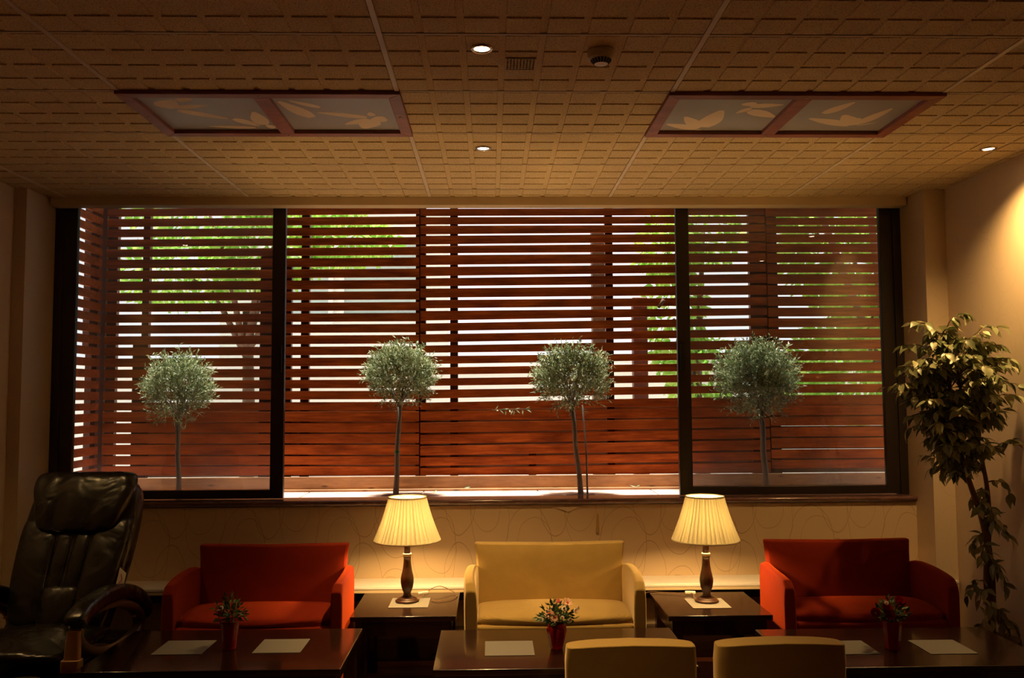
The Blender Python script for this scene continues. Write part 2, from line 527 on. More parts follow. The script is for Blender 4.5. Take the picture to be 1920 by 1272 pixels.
for i, (xs, nx) in enumerate(((-3.105, 2), (-2.805, 8), (-1.605, 8), (-0.405, 8), (0.795, 8), (1.995, 7))):
    for j in range(-1, 5):
        ny = 4 if j < 4 else 2
        if j in (1,) and xs in (-1.605, 0.795):
            continue                        # the two wooden light panels take these bays
        key = (nx, ny)
        if key not in tiles: tiles[key] = tile_mesh(nx, ny)
        inst('ceiling_tile', tiles[key], ceiling, (xs, Y0 + 0.6 * j, 0))
for i in range(-1, 4):
    x = X0 + 1.2 * i
    bx(x - .010, x + .010, YB, 5.75, CZ - .001, CZ + .012).build('ceiling_bar', 'tbar', ceiling)
for j in range(-1, 5):
    y = Y0 + 0.6 * j
    bx(XL, XR, y - .0060, y + .0060, CZ + .0005, CZ + .012).build('cross_bar', 'tbar_dull', ceiling)

# added unseen wall above the lounge, keeping skylight off the fence
struct(bx(-7, 7, 5.60, 5.95, 3.13, 8.5).build('wall_sky_block', 'outer_render'), 'added wall above the window, out of view, blocking skylight', 'wall')

# valance over the window
struct(bx(-2.895, 2.80, 5.69, 5.79, 2.908, CZ + .004).build('trim_1', 'valance_paint', bevel=0.004), 'beige boxed strip along the window head', 'trim')
# marble sill and outer ledge
sp = MB()
pr = [(5.700, .938), (5.694, .946), (5.694, .956), (5.699, .963), (5.706, .966), (5.90, .966), (5.90, .930), (5.706, .930)]
sp.loft([[(x, y, z) for y, z in pr] for x in (REVL, REVR - .012, REVR - .003)])
struct(sp.build('trim_2', 'sill_marble', smooth=False, bevel=0.003), 'dark polished reddish marble window sill', 'window sill')
ledge = struct(bx(-2.95, 3.6, 5.90, 6.45, 0.70, 0.950).build('trim_3', 'pink_stone'), 'pinkish stone ledge outside the window where the olives grow', 'ledge')
for k in range(8):
    x = -2.95 + k * 0.82
    bx(x + .004, min(3.6, x + .816), 5.905, 6.335, .950, .956).build('stone_slab', 'pink_stone', ledge, bevel=0.002, seg=1)

# window: outer frame, two glazed sashes left and right, open middle
win = thing('window_1', (0, 5.84, .966), 'dark metal framed sliding window with two glazed sashes and an open middle', 'window'); win['kind'] = 'structure'
fr = MB()
zt = 3.0 - .966
fr.box(REVL, REVL + .055, -.03, .05, 0, zt); fr.box(REVR - .055, REVR, -.03, .05, 0, zt)
fr.box(REVL + .055, REVR - .055, -.03, .05, zt - .02, zt)
fr.build('outer_frame', 'window_metal', win, bevel=0.004)
def sash(x0, x1, name, hx):
    s = MB()
    s.box(x0, x0 + .088, -.02, .02, .004, zt - .02); s.box(x1 - .088, x1, -.02, .02, .004, zt - .02)
    s.box(x0 + .088, x1 - .088, -.02, .02, .004, .060); s.box(x0 + .088, x1 - .088, -.02, .02, zt - .055, zt - .02)
    so = s.build(name, 'window_metal', win, bevel=0.004)
    bx(x0 + .088, x1 - .088, -.002, .002, 0, zt - .115).build('pane', 'pane_glass', so, loc=(0, 0, .060))
    bx(hx - .016, hx + .016, -.034, -.02, .84, 1.02).build('handle', 'handle_black', so, bevel=0.004)
sash(REVL + .055, -1.385, 'sash', -1.415)
sash(1.262, REVR - .055, 'sash', 1.292)

struct(bx(REVL, REVR, 5.50, 5.70, 0, .16).build('shade_plinth', 'table_wood', bevel=0.004), 'added dark plinth standing in for the shade under the lamp tables', 'baseboard')  # dark strip put in for the shade below the side tables

# low stone-topped shelf along the wall behind the sofas
sh = thing('wall_shelf', (0, 5.60, 0), 'long low shelf with pale stone top running under the window behind the sofas', 'shelf')
bx(-2.99, 2.94, -.135, .119, .445, .463).build('stone_top', 'shelf_stone', sh, bevel=0.003)
bx(-2.99, 2.94, -.132, -.12, .425, .445).build('front_edge', 'valance_paint', sh)
bx(-2.98, 2.93, -.06, .105, .36, .445).build('dark_strip', 'dark_recess', sh)  # near-black strip below the stone top
bx(-2.98, 2.93, 105e-3, .119, 0, .445).build('front_panel', 'wallpaper_plain', sh)

# ------------------------------------------------------------------ ceiling fittings
def downlight(x, y, label, w=SPOT_W, size=76, aim=None):
    d = thing('downlight', (x, y, CZ), label, 'ceiling light', group='recessed ceiling spotlights')
    MB().lathe([(.030, .004), (.030, -.004), (.036, -.007), (.043, -.004), (.044, .006), (.030, .006)], 28, cap=False).build('trim_ring', 'chrome', d, smooth=True)
    MB().lathe([(.001, -.004), (.020, -.0035), (.030, .000), (.030, .003), (.001, .003)], 24).build('lens', 'downlight_glow', d, smooth=True)
    ld = bpy.data.lights.new('downlight_beam', 'SPOT'); ld.energy = w; ld.color = WARM
    ld.spot_size = radians(size); ld.spot_blend = 1.0; ld.shadow_soft_size = 0.025
    lo = bpy.data.objects.new('beam', ld); COL.objects.link(lo); lo.parent = d; lo.location = (0, 0, -.012)
    return d
downlight(-0.032, 3.215, 'recessed spotlight beside the small ceiling grille', 190, 66)
downlight(-0.039, 4.55, 'recessed spotlight over the yellow loveseat')
downlight(2.694, 4.545, 'recessed spotlight in the corner close to the right wall', 120, 130)
downlight(-0.03, 1.85, 'added unseen ceiling spotlight nearest the viewer', 55, 84)  # out-of-frame spot added to light the front chair backs
downlight(2.69, 3.2, 'added spotlight above the right end of the room, out of view', 14, 60)  # unseen spot added to light the right side of the room
downlight(-2.66, 4.15, 'added spotlight above the massage chair, out of view', 40, 80)  # added outside the frame to put highlights on the leather

sd = thing('smoke_detector', (0.425, 3.235, CZ), 'round white smoke detector on the ceiling', 'smoke detector')
MB().lathe([(.001, 0), (.050, 0), (.052, -.008), (.052, -.020), (.048, -.030), (.040, -.036), (.026, -.052), (.001, -.054)], 36).build('body', 'detector_plastic', sd, smooth=True, bevel=0.001)
for k in range(18):
    a = 2 * pi * k / 18
    MB().add([(-.0048, .0405, -.0372), (.0048, .0405, -.0372), (.0034, .0275, -.0524), (-.0034, .0275, -.0524), (-.0048, .036, -.033), (.0048, .036, -.033), (.0034, .023, -.048), (-.0034, .023, -.048)], [(0, 1, 2, 3), (4, 7, 6, 5), (0, 4, 5, 1), (1, 5, 6, 2), (2, 6, 7, 3), (3, 7, 4, 0)]).build('slot', 'black_slot', sd).rotation_euler = (0, 0, a)

vg = thing('ceiling_grille', (0.12, 3.365, CZ), 'small square ventilation grille set in the ceiling', 'vent')
bx(-.058, .058, -.058, .058, -.0015, .002).build('backing', 'dark_recess', vg)
for k in range(10):
    x = -.058 + .116 * k / 9
    bx(x - .0026, x + .0026, -.06, .06, -.005, -.0015).build('grille_bar', 'ceiling_tile', vg)
for k in range(7):
    x = -.058 + .116 * k / 6
    bx(-.06, .06, x - .0026, x + .0026, -.004, -.0012).build('grille_bar', 'ceiling_tile', vg)

def leafpoly(cx, cy, ln, wd, ang, n=9, bend=0.0):
    up, dn = [], []
    for k in range(n + 1):
        s = k / n
        w = wd * sin(pi * s ** 0.8) * (1 - 0.25 * s)
        b = bend * sin(pi * s)
        up.append((s * ln, w + b)); dn.append((s * ln, -w + b))
    pts = up + dn[-2:0:-1]
    ca, sa = cos(ang), sin(ang)
    return [(cx + x * ca - y * sa, cy + x * sa + y * ca) for x, y in pts]
def light_panel(x0, y0, label, motifs):
    p = thing('ceiling_panel', (x0 + .6, y0 + .3, CZ), label, 'ceiling panel', group='wood framed ceiling panels')
    hw, hd, fw, t = .613, .310, .055, .016
    def bar(poly, nm):
        b = MB(); n = len(poly)
        vs = [(x, y, -t) for x, y in poly] + [(x, y, .02) for x, y in poly]
        b.add(vs, [tuple(range(n)), tuple(range(2 * n - 1, n - 1, -1))] + [(i, (i + 1) % n, (i + 1) % n + n, i + n) for i in range(n)])
        return b.build(nm, 'panel_wood', p, bevel=0.0025)
    bars = [bar([(-hw, -hd), (hw, -hd), (hw - fw, -hd + fw), (-hw + fw, -hd + fw)], 'frame_rail'),
            bar([(-hw, hd), (-hw + fw, hd - fw), (hw - fw, hd - fw), (hw, hd)], 'frame_rail'),
            bar([(-hw, -hd), (-hw + fw, -hd + fw), (-hw + fw, hd - fw), (-hw, hd)], 'frame_stile'),
            bar([(hw, -hd), (hw, hd), (hw - fw, hd - fw), (hw - fw, -hd + fw)], 'frame_stile'),
            bar([(-.034, -hd + fw), (.034, -hd + fw), (.034, hd - fw), (-.034, hd - fw)], 'mullion')]
    for b, (sx, sy) in zip(bars[:4], ((0, -hd + .025), (0, hd - .025), (-hw + .03, 0), (hw - .03, 0))):
        MB().lathe([(.001, -t - .003), (.007, -t - .002), (.008, -t + .002), (.001, -t + .002)], 14, (sx, sy, 0)).build('screw', 'screw_metal', b, smooth=True)
    for side in (-1, 1):
        xa, xb = (-hw + fw, -.034) if side < 0 else (.034, hw - fw)
        pn = bx(xa, xb, -hd + fw, hd - fw, .003, .012).build('pane', 'frosted_pane', p)
        for k, (ax_, ay_, bx_, by_, wd) in enumerate(motifs[0 if side < 0 else 1]):
            ln = sqrt((bx_ - ax_) ** 2 + (by_ - ay_) ** 2)
            poly = leafpoly(ax_, ay_, ln, wd, math.atan2(by_ - ay_, bx_ - ax_), 10, 0)
            poly = [(min(max(x, xa + .001), xb - .001), min(max(y, -hd + fw + .001), hd - fw - .001)) for x, y in poly]
            b = MB(); n = len(poly); zf = .0028 - .00012 * k
            b.add([(x, y, zf) for x, y in poly], [(q, q + 1, n - q - 1, (n - q) % n) for q in range(0, n // 2)])
            b.build('printed_leaf', 'leaf_print', pn)
R_ = radians
light_panel(-1.605, 3.69, 'red-brown wooden ceiling panel with frosted leaf panes above the orange loveseat',
    ([(-0.502, -0.065, -0.399, -0.189, 0.06), (-0.408, -0.164, -0.309, -0.202, 0.03), (-0.454, -0.076, -0.26, -0.111, 0.028), (-0.462, -0.054, -0.22, 0.096, 0.035),
      (-0.226, 0.065, -0.115, 0.207, 0.035), (-0.122, 0.22, -0.398, 0.197, 0.022), (-0.1, 0.195, -0.093, -0.045, 0.045), (-0.095, 0.207, -0.041, 0.194, 0.035)],
     [(0.173, 0.086, 0.043, -0.193, 0.045), (0.238, -0.071, 0.091, -0.185, 0.024), (0.444, 0.067, 0.173, -0.025, 0.032), (0.442, 0.079, 0.284, 0.174, 0.034),
      (0.45, 0.079, 0.372, 0.243, 0.06), (0.437, 0.06, 0.515, 0.115, 0.055), (0.447, 0.043, 0.442, -0.027, 0.022)]))
light_panel(0.795, 3.69, 'red-brown wooden ceiling panel with frosted leaf panes nearer the right wall',
    ([(-0.341, 0.232, -0.552, 0.142, 0.04), (-0.345, 0.219, -0.48, 0.017, 0.042), (-0.343, 0.227, -0.313, -0.09, 0.06), (-0.341, 0.232, -0.372, 0.259, 0.012),
      (-0.183, -0.102, -0.244, -0.009, 0.022), (-0.217, -0.114, -0.037, -0.142, 0.034), (-0.217, -0.114, -0.199, -0.18, 0.045), (-0.203, -0.068, -0.018, 0.05, 0.045)],
     [(0.171, 0.005, 0.27, -0.195, 0.036), (0.407, 0.174, 0.107, 0.044, 0.042), (0.407, 0.174, 0.272, -0.013, 0.05), (0.405, 0.169, 0.372, 0.035, 0.03),
      (0.402, 0.161, 0.478, -0.119, 0.036), (0.405, 0.169, 0.501, 0.109, 0.008)]))

# ------------------------------------------------------------------ outside: fence
YF = 6.38
gA1 = [3.048, 2.972, 2.895, 2.818, 2.745, 2.668, 2.586, 2.505, 2.421, 2.341, 2.261, 2.181, 2.1, 2.018, 1.937, 1.856, 1.775, 1.695, 1.614, 1.541, 1.459, 1.381, 1.302, 1.221, 1.148, 1.075]
gA2 = [3.063, 2.987, 2.909, 2.831, 2.757, 2.679, 2.595, 2.512, 2.427, 2.346, 2.265, 2.184, 2.102, 2.019, 1.937, 1.855, 1.773, 1.691, 1.609, 1.535, 1.452, 1.372, 1.293, 1.21, 1.136, 1.063]
gB1 = [3.04, 2.977, 2.913, 2.839, 2.763, 2.694, 2.607, 2.524, 2.447, 2.361, 2.281, 2.191, 2.111, 2.028, 1.949, 1.866, 1.786, 1.703, 1.611, 1.537, 1.456, 1.368, 1.286, 1.203, 1.126, 1.061]
gB2 = [3.045, 2.983, 2.92, 2.854, 2.781, 2.705, 2.624, 2.549, 2.464, 2.375, 2.295, 2.22, 2.138, 2.056, 1.965, 1.89, 1.806, 1.723, 1.64, 1.554, 1.471, 1.393, 1.31, 1.224, 1.146, 1.06]
gC1 = [3.043, 2.97, 2.907, 2.846, 2.774, 2.699, 2.621, 2.545, 2.46, 2.376, 2.293, 2.214, 2.133, 2.052, 1.968, 1.883, 1.803, 1.722, 1.642, 1.56, 1.48, 1.402, 1.322, 1.239, 1.162, 1.091]
def gh(sec, i, x=0):
    if i <= 18:
        if sec == 'A': return .020
        if sec == 'B': return .011 + .019 * i / 18
        return .010 + .007 * i / 18
    if sec == 'B' : return .015 if i < 25 else .004
    return .011 if i < 25 else .004
def fence(label, sec, x0, x1, xa, ga, xb, gb, posts, root_y=YF):
    f = thing('slat_fence', ((x0 + x1) / 2, root_y, .956), label, 'fence', group='red stained slat fences outside the window')
    ox, oz = (x0 + x1) / 2, .956
    def gz(i, x):
        if i < 0:
            return gz(0, x) + .077 * (-i)
        return ga[i] + (gb[i] - ga[i]) * (x - xa) / (xb - xa)
    for i in range(-2, 25):
        ht = gh(sec, max(i, 0)) / 2; hb = gh(sec, max(i + 1, 0)) / 2
        b0, b1 = gz(i + 1, x0) + hb, gz(i + 1, x1) + hb
        t0, t1 = gz(i, x0) - ht, gz(i, x1) - ht
        jit = rnd.uniform(-.002, .002)
        cx, cz = (x0 + x1) / 2, (b0 + t1) / 2
        b = MB().prism([(x0 - cx + .002, b0 - cz), (x1 - cx - .002, b1 - cz), (x1 - cx - .002, t1 - cz), (x0 - cx + .002, t0 - cz)], 0, .021)
        b.build('board', 'fence_wood', f, bevel=0.002, seg=1, loc=(cx - ox, jit, cz - oz))
    for (px, w, z0, z1) in posts:
        bx(-w / 2, w / 2, .024, .07, 0, z1 - z0).build('post', 'post_wood', f, loc=(px - ox, 0, z0 - oz))
    return f
fence('long red stained slat fence behind the leftmost two olive trees', 'A', -2.83, -.530, -2.261, gA1, -.575, gA2,
      [(-2.545, .05, .956, 3.25), (-1.655, .10, .956, 2.73), (-1.375, .06, .956, 3.25), (-1.50, .05, .956, 2.66), (-2.79, .07, .956, 3.25), (-2.58, .10, .956, 2.06)])
fence('red stained slat fence with tilted boards behind the third olive tree', 'B', -.525, 2.06, -.28, gB1, 1.931, gB2,
      [(-.522, .075, .956, 3.25), (-.276, .057, .956, 3.25), (.882, .057, .956, 3.25), (2.02, .16, .956, 3.25), (.30, .055, 1.0, 1.25)])
fence('dark red stained slat fence with green leaves showing through, right of the fourth olive tree', 'C', 2.065, 3.25, 2.545, gC1, 3.5, gC1,
      [(2.10, .10, .956, 3.25), (3.2, .07, .956, 3.25)])
# side return at the left: same rows, running from the house to the long fence
fs = thing('slat_fence', (-2.862, 6.12, .956), 'short side fence of red slats joining the long fence at its left end', 'fence', group='red stained slat fences outside the window')
for i in range(-2, 25):
    zt_ = (gA1[i] if i >= 0 else gA1[0] + .077 * -i) - .012; zb_ = (gA1[i + 1] if i + 1 >= 0 else gA1[0] + .077 * (-i - 1)) + .012
    cz = (zt_ + zb_) / 2
    b = bx(-.011, .011, -.215, .250, -(zt_ - zb_) / 2, (zt_ - zb_) / 2)
    b.build('board', 'fence_wood', fs, bevel=0.002, seg=1, loc=(0, 0, cz - .956))
bx(-.06, -.013, .12, .25, 1.02, 2.3).build('post', 'post_wood', fs)
bx(-.07, .025, .285, .36, 0, 2.3).build('post', 'post_wood', fs)
bx(-.06, -.013, .17, .25, 0, 1.02).build('post', 'post_wood', fs)

pk = tag(bx(-2.84, 3.25, -.034, -.004, .972 - .956, 1.060 - .956).build('kick_plank', 'pine_plank', bevel=0.003, loc=(0, YF, .956)),
         'knotty natural pine plank along the foot of the fence', 'plank')
tag(bx(-2.84, 3.25, -.070, -.004, 0, .016).build('foot_batten', 'pine_plank', bevel=0.003, loc=(0, YF, .956)),
    'thin wooden batten lying on the ledge below the pine plank', 'batten')
bk = thing('planter_back', (0, 6.47, .70), 'brown board wall close behind the lower fence slats', 'partition')
for k in range(5):
    bx(-2.60, 3.3, -.012, .012, k * .176 + .004, (k + 1) * .176 - .002).build('board', 'backing_wood', bk)
struct(bx(-14, 14, 6.6, 16, -.2, 0.0).build('ground', 'paving'), 'paved ground beyond the fence', 'ground')

# neighbouring white house and things behind the fence
hb = thing('house', (0, 11.4, 0), 'sunlit white rendered house seen through the gaps of the fence', 'building')
bx(-3.5, -.55, -.2, .2, 0, 4.0).build('wall', 'stucco', hb)
for (xa, xb, za, zb) in ((-1.90, -.95, 2.70, 3.66), (-2.9, -2.1, 2.6, 3.5), ):
    w = MB()
    w.box(xa - .06, xb + .06, -.25, -.2, za - .06, za); w.box(xa - .06, xb + .06, -.25, -.2, zb, zb + .06)
    w.box(xa - .06, xa, -.25, -.2, za, zb); w.box(xb, xb + .06, -.25, -.2, za, zb)
    wo = w.build('window_frame', 'house_frame', hb)
    bx(xa, xb, -.215, -.202, za, zb).build('pane', 'house_glass', wo)
gw = thing('garden_wall', (0, 10.2, 0), 'low white rendered garden wall behind the fence', 'wall')
bx(-9, 9, -.1, .1, 0, 2.0).build('wall', 'stucco', gw)
bx(-9, 9, -.14, .14, 2.0, 2.06).build('coping', 'house_frame', gw, bevel=0.01)
pp = tag(bx(-.06, .06, -.06, .06, 0, 3.2).build('garden_post', 'trunk_brown', bevel=0.01, loc=(.995, 8.0, 0)), 'tall brown square post standing just beyond the middle fence', 'post')
tag(bx(-.065, .065, -.05, .05, 0, 2.5).build('garden_post', 'post_wood', bevel=0.01, loc=(1.31, 7.6, 0)), 'shorter dark square post beyond the middle fence, right of the tall one', 'post')

def leaf_quad(b, p, d, ln, wd, nrm):
    d = d.normalized()
    s = d.cross(nrm)
    s = s.normalized() if s.length > 1e-4 else d.orthogonal().normalized()
    n2 = s.cross(d)
    m = p + d * ln * .45 - n2 * ln * .06
    b.add([p, m + s * wd, p + d * ln, m - s * wd], [(0, 1, 2), (0, 2, 3)])
def rvec(r):
    while True:
        v = Vector((r.uniform(-1, 1), r.uniform(-1, 1), r.uniform(-1, 1)))
        if 0.05 < v.length < 1: return v.normalized()
def bg_tree(name, label, base, h0, blobs, seed, n, ls, mat='bright_leaf'):
    r = random.Random(seed)
    tr = thing(name, base, label, 'tree', group='garden trees beyond the fence')
    B = Vector(base)
    MB().tube([(0, 0, 0), (.05, 0, h0 * .5), (0, .05, h0)], [.09, .07, .05], 8).build('trunk', 'trunk_brown', tr, smooth=True)
    br = MB(); fo = MB()
    for (c, rad) in blobs:
        dens = 0.8 if c[1] < 7.5 else 1
        c = Vector(c) - B; rad = Vector(rad)
        br.tube([(0, 0, h0 * .8), ((c.x) * .5, c.y * .5, (h0 + c.z) * .5), tuple(c)], [.04, .03, .012], 6)
        for k in range(int(n * dens)):
            u = rvec(r); q = r.uniform(.35, 1) ** .5
            if (c + B).y < 7.5 and (c + B).y + u.y * rad.y * q < 6.2: u.y = abs(u.y) * .5
            p = c + Vector((u.x * rad.x * q, u.y * rad.y * q, u.z * rad.z * q))
            leaf_quad(fo, p, (u + rvec(r) * .8 + Vector((0, 0, -.4))), ls * r.uniform(.7, 1.3), ls * .28, rvec(r))
    br.build('branches', 'trunk_brown', tr, smooth=True)['kind'] = 'stuff'
    fo.build('foliage', mat, tr)['kind'] = 'stuff'
bg_tree('garden_tree', 'bright green garden tree beyond the left end of the fence', (-2.6, 9.2, 0), 2.6,
        [((-3.0, 9.0, 3.7), (.9, .6, .45)), ((-2.0, 9.1, 3.85), (.8, .6, .40)), ((-3.3, 9.2, 2.95), (.75, .5, .35)), ((-2.3, 9.0, 3.15), (.6, .5, .40)), ((-1.5, 9.0, 3.25), (.55, .4, .22))], 3, 900, .11)
bg_tree('garden_tree', 'bright green garden tree beyond the right end of the fence, plus added overhead crowns for shade', (4.2, 9.0, 0), 2.0,
        [((3.6, 8.6, 3.2), (.7, .5, .7)), ((4.4, 8.8, 2.4), (.8, .5, .7)), ((3.7, 8.6, 1.9), (.75, .5, .55)), ((4.6, 9.0, 3.5), (.8, .6, .5)), ((3.15, 8.8, 3.7), (.5, .4, .35)), ((1.9, 6.6, 4.5), (.70, .62, .4)), ((2.8, 6.6, 4.5), (.8, .62, .4)), ((3.7, 6.6, 4.4), (.7, .62, .4))], 5, 1300, .13)  # last three crowns are unseen, added overhead to shade the right fence
bg_tree('garden_tree', 'slim green garden tree beyond the fence between the third and fourth olives', (1.9, 8.0, 0), 1.8,
        [((1.70, 8.0, 2.35), (.28, .3, .55)), ((1.95, 8.0, 1.85), (.35, .3, .35)), ((2.0, 8.0, 3.2), (.35, .25, .35)), ((1.65, 8.0, 3.0), (.28, .3, .3))], 9, 500, .10)

# ------------------------------------------------------------------ olive standards
def olive(base, crown, rad, label, seed, nshoot=330, stake=False, tie=False, lean=0.0, trunk_r=.0165, patch=True):
    r = random.Random(seed)
    o = thing('olive_tree', base, label, 'tree', group='round clipped olive trees on the ledge')
    c = Vector(crown) - Vector(base)
    fork = Vector((c.x + lean * .3, c.y, c.z - rad.z * .95))
    pts = [(0, 0, 0), tuple(fork * .25 + Vector((.003, 0, 0))), tuple(fork * .55 + Vector((-.004, .002, 0))), tuple(fork * .82 + Vector((.003, 0, 0))), tuple(fork)]
    MB().tube(pts, [trunk_r * 1.25, trunk_r * 1.05, trunk_r, trunk_r * .95, trunk_r * 1.0], 10).build('trunk', 'bark', o, smooth=True)
    br = MB(); fo = MB()
    ends = []
    for k in range(16):
        u = rvec(r); u.z = abs(u.z) * .8 + .1 if k < 11 else u.z * .3
        e = c + Vector((u.x * rad.x, u.y * rad.y, u.z * rad.z)) * .72
        mid = fork.lerp(e, .45) + Vector((0, 0, .03)) + rvec(r) * .02
        br.tube([fork, mid, e], [.006, .004, .002], 5)
    br.build('branches', 'bark', o, smooth=True)
    for k in range(nshoot):
        u = rvec(r)
        q = r.uniform(.25, 1) ** .6 * .92
        if u.z < -.55 and r.random() < .6: continue
        p = c + Vector((u.x * rad.x, u.y * rad.y, u.z * rad.z)) * q
        d = (u + Vector((0, 0, .75)) + rvec(r) * .55).normalized()
        L = r.uniform(.05, .10)
        fo.tube([p, p + d * L], [.0013, .0006], 3, cap=False)
        for s in range(9):
            f = s / 8
            out = (d * .75 + rvec(r) * .9).normalized()
            leaf_quad(fo, p + d * L * f, out, r.uniform(.021, .038), r.uniform(.0031, .0050), rvec(r))
    fo.build('foliage', 'olive_leaf', o)['kind'] = 'stuff'
    if stake:
        MB().tube([(.045, -.004, 0), (.040, -.004, .3), (.016, -.002, .62)], [.0065, .006, .005], 8).build('second_stem', 'bark', o, smooth=True)
    if tie:
        MB().lathe([(.0175, -.009), (.020, 0), (.0175, .009)], 12, (.009, -.004, .30), cap=False).build('tie', 'green_tie', o, smooth=True)
    if patch:
        MB().prism([(-.10, 0), (.10, 0), (.09, .006), (-.06, .006)], -.03, .06).build('soil_patch', 'soil', o)
    return o
V3 = Vector
olive((-2.175, 6.12, .956), (-2.185, 6.10, 1.695), V3((.235, .20, .245)), 'round olive tree behind the left glass, beside the massage chair', 21, 880)
olive((-.665, 6.06, .956), (-.640, 6.05, 1.772), V3((.235, .20, .215)), 'round olive tree in the open window, left one, with a green tie', 22, 900, tie=True)
olive((.612, 5.99, .956), (.560, 6.0, 1.755), V3((.262, .20, .222)), 'round olive tree in the open window, right one, with a twin stem', 23, 920, stake=True)
olive((1.925, 6.08, .956), (1.865, 6.05, 1.735), V3((.288, .20, .28)), 'larger olive tree behind the right glass', 24, 1350, lean=.10, trunk_r=.020)
# caught twig, cut stub and fallen leaves
tw = thing('olive_twig', (.02, 6.366, 1.535), 'small leafy olive twig caught between two fence boards', 'twig')
MB().tube([(-.02, 0, 0), (.08, -.004, .004), (.24, -.002, .008)], .003, 5).build('stem', 'twig', tw, smooth=True)
lb = MB(); rr = random.Random(5)
for k in range(16):
    leaf_quad(lb, V3((rr.uniform(0, .24), -.004, .004)), V3((rr.uniform(-.3, 1), -.3, rr.uniform(-.9, .5))), .045, .006, V3((0, -1, .3)))
lb.build('leaves', 'olive_leaf', tw)['kind'] = 'stuff'
tag(MB().tube([(1.245, 6.384, 2.29), (1.262, 6.365, 2.315), (1.278, 6.35, 2.345)], [.011, .013, .015], 8).build('branch_stub', 'brown_bark', smooth=True), 'short cut branch stub poking through the fence gap', 'branch')
for (x, y, z, a, lab) in ((-.42, 6.19, .960, .3, 'curled green leaf lying on the ledge right of the left olive'), (-.20, 6.325, .976, .1, 'thin green leaf lying on the batten below the fence'), (1.05, 6.325, .976, 1.2, 'tiny green leaf on the batten right of the twin-stemmed olive')):
    b = MB()
    for k in range(2):
        leaf_quad(b, V3((0, 0, 0)), V3((cos(a + k), sin(a + k) * .3, .12)), .05, .007, V3((0, -.5, 1)))
    tag(b.build('fallen_leaf', 'olive_leaf', loc=(x, y, z)), lab, 'leaf')

# ------------------------------------------------------------------ sofas
def loveseat(x, y, mat, label):
    s = thing('loveseat', (x, y, 0), label, 'sofa', group='small two-seat sofas along the window wall')
    # local: front at y=0, rear at y=.52
    W2 = .495
    s.scale = (.98 if mat == 'yellow_velvet' else .965, 1, 1)
    # base with hanging cover
    bx(-.43, .43, .004, .44, .06, .425).build('base_cover', mat, s, bevel=0.02, seg=3)
    # seat cushion, domed
    rings = []
    for k in range(9):
        f = k / 8
        yy = .004 + f * .41
        h = .055 * (sin(pi * min(max(f, .03), .97)) ** .35)
        ring = []
        for (px, pz) in superring(0, 0, 0, .428, 1, 28, .35):
            dome = .018 * (1 - (px / .43) ** 2) * sin(pi * f) if pz > 0 else 0
            ring.append((px, yy, .432 + pz * h + dome))
        rings.append(ring)
    MB().loft(rings).build('seat_cushion', mat, s, smooth=True, sub=1)
    # back: slightly raked, ears at the upper corners
    rings = []
    for k in range(11):
        f = k / 10
        z = .10 + f * .685
        rake = .385 + .075 * f
        hw = .445 + (.006 if f > .9 else 0) - .012 * sin(pi * f)
        th = .045 * (1 if f < .95 else .8)
        ring = []
        for (px, py) in superring(0, 0, 0, hw, th, 28, .28):
            sag = -.008 * (1 - (px / .45) ** 2) if f > .9 else 0
            ring.append((px, rake + py + .02, z + sag))
        rings.append(ring)
    MB().loft(rings).build('backrest', mat, s, smooth=True, bevel=0.012, seg=2)
    for sg in (-1, 1):
        rings = []
        prof_n = 12
        for k in range(prof_n + 1):
            f = k / prof_n
            yy = 0.0 + f * .455
            top = .672 - .030 * (1 - f) ** 2
            edge = 1.0
            if f < .12:
                top -= .035 * (1 - f / .12) ** 2
            if f > .8:
                top -= .015 * ((f - .8) / .2) ** 2
            bow = .012 * sin(pi * f) - .03 * max(0, f - .6) ** 1.5
            ring = []
            n = 24
            zc, zh = (top + .045) / 2, (top - .045) / 2
            for (px, pz) in superring(0, 0, 0, .0335, zh, n, .30):
                zz = zc + pz
                fl = .006 * ((zz - .05) / .6)
                ring.append((sg * (W2 - .040 + px + bow + fl), yy, zz))
            rings.append(ring)
        MB().loft(rings).build('armrest', mat, s, smooth=True, bevel=0.01, seg=2)
    for lx in (-.42, .42):
        for ly in (.06, .42):
            MB().lathe([(.016, 0), (.022, .055), (.022, .075)], 12, (lx, ly, 0)).build('leg', 'table_wood', s, smooth=True)
    return s
loveseat(-1.272, 4.69, 'red_velvet', 'orange-red velvet loveseat next to the massage chair')
loveseat(.338, 4.675, 'yellow_velvet', 'mustard yellow velvet loveseat between the two lamp tables')
loveseat(2.038, 4.67, 'red_velvet', 'dark red velvet loveseat next to the potted fig')

# ------------------------------------------------------------------ tables
def table(name, x0, x1, y0, y1, zt, label, leg, apron, grp):
    cx, cy = (x0 + x1) / 2, (y0 + y1) / 2
    t = thing(name, (cx, cy, 0), label, 'table', group=grp)
    hx, hy = (x1 - x0) / 2, (y1 - y0) / 2
    bx(-hx, hx, -hy, hy, zt - .028, zt).build('tabletop', 'table_wood', t, bevel=0.004)
    i = .03
    for nm, b in (('apron', (-hx + i, hx - i, -hy + i, -hy + i + .02)), ('apron', (-hx + i, hx - i, hy - i - .02, hy - i)),
                  ('apron', (-hx + i, -hx + i + .02, -hy + i + .02, hy - i - .02)), ('apron', (hx - i - .02, hx - i, -hy + i + .02, hy - i - .02))):
        bx(*b, zt - .028 - apron, zt - .028).build(nm, 'table_wood', t, bevel=0.002, seg=1)
    for sx in (-1, 1):
        for sy in (-1, 1):
            a, b = sx * (hx - i - leg / 2 + .005), sy * (hy - i - leg / 2 + .005)
            bx(a - leg / 2, a + leg / 2, b - leg / 2, b + leg / 2, 0, zt - .028).build('leg', 'table_wood', t, bevel=0.004)
    return t
TZ = .45
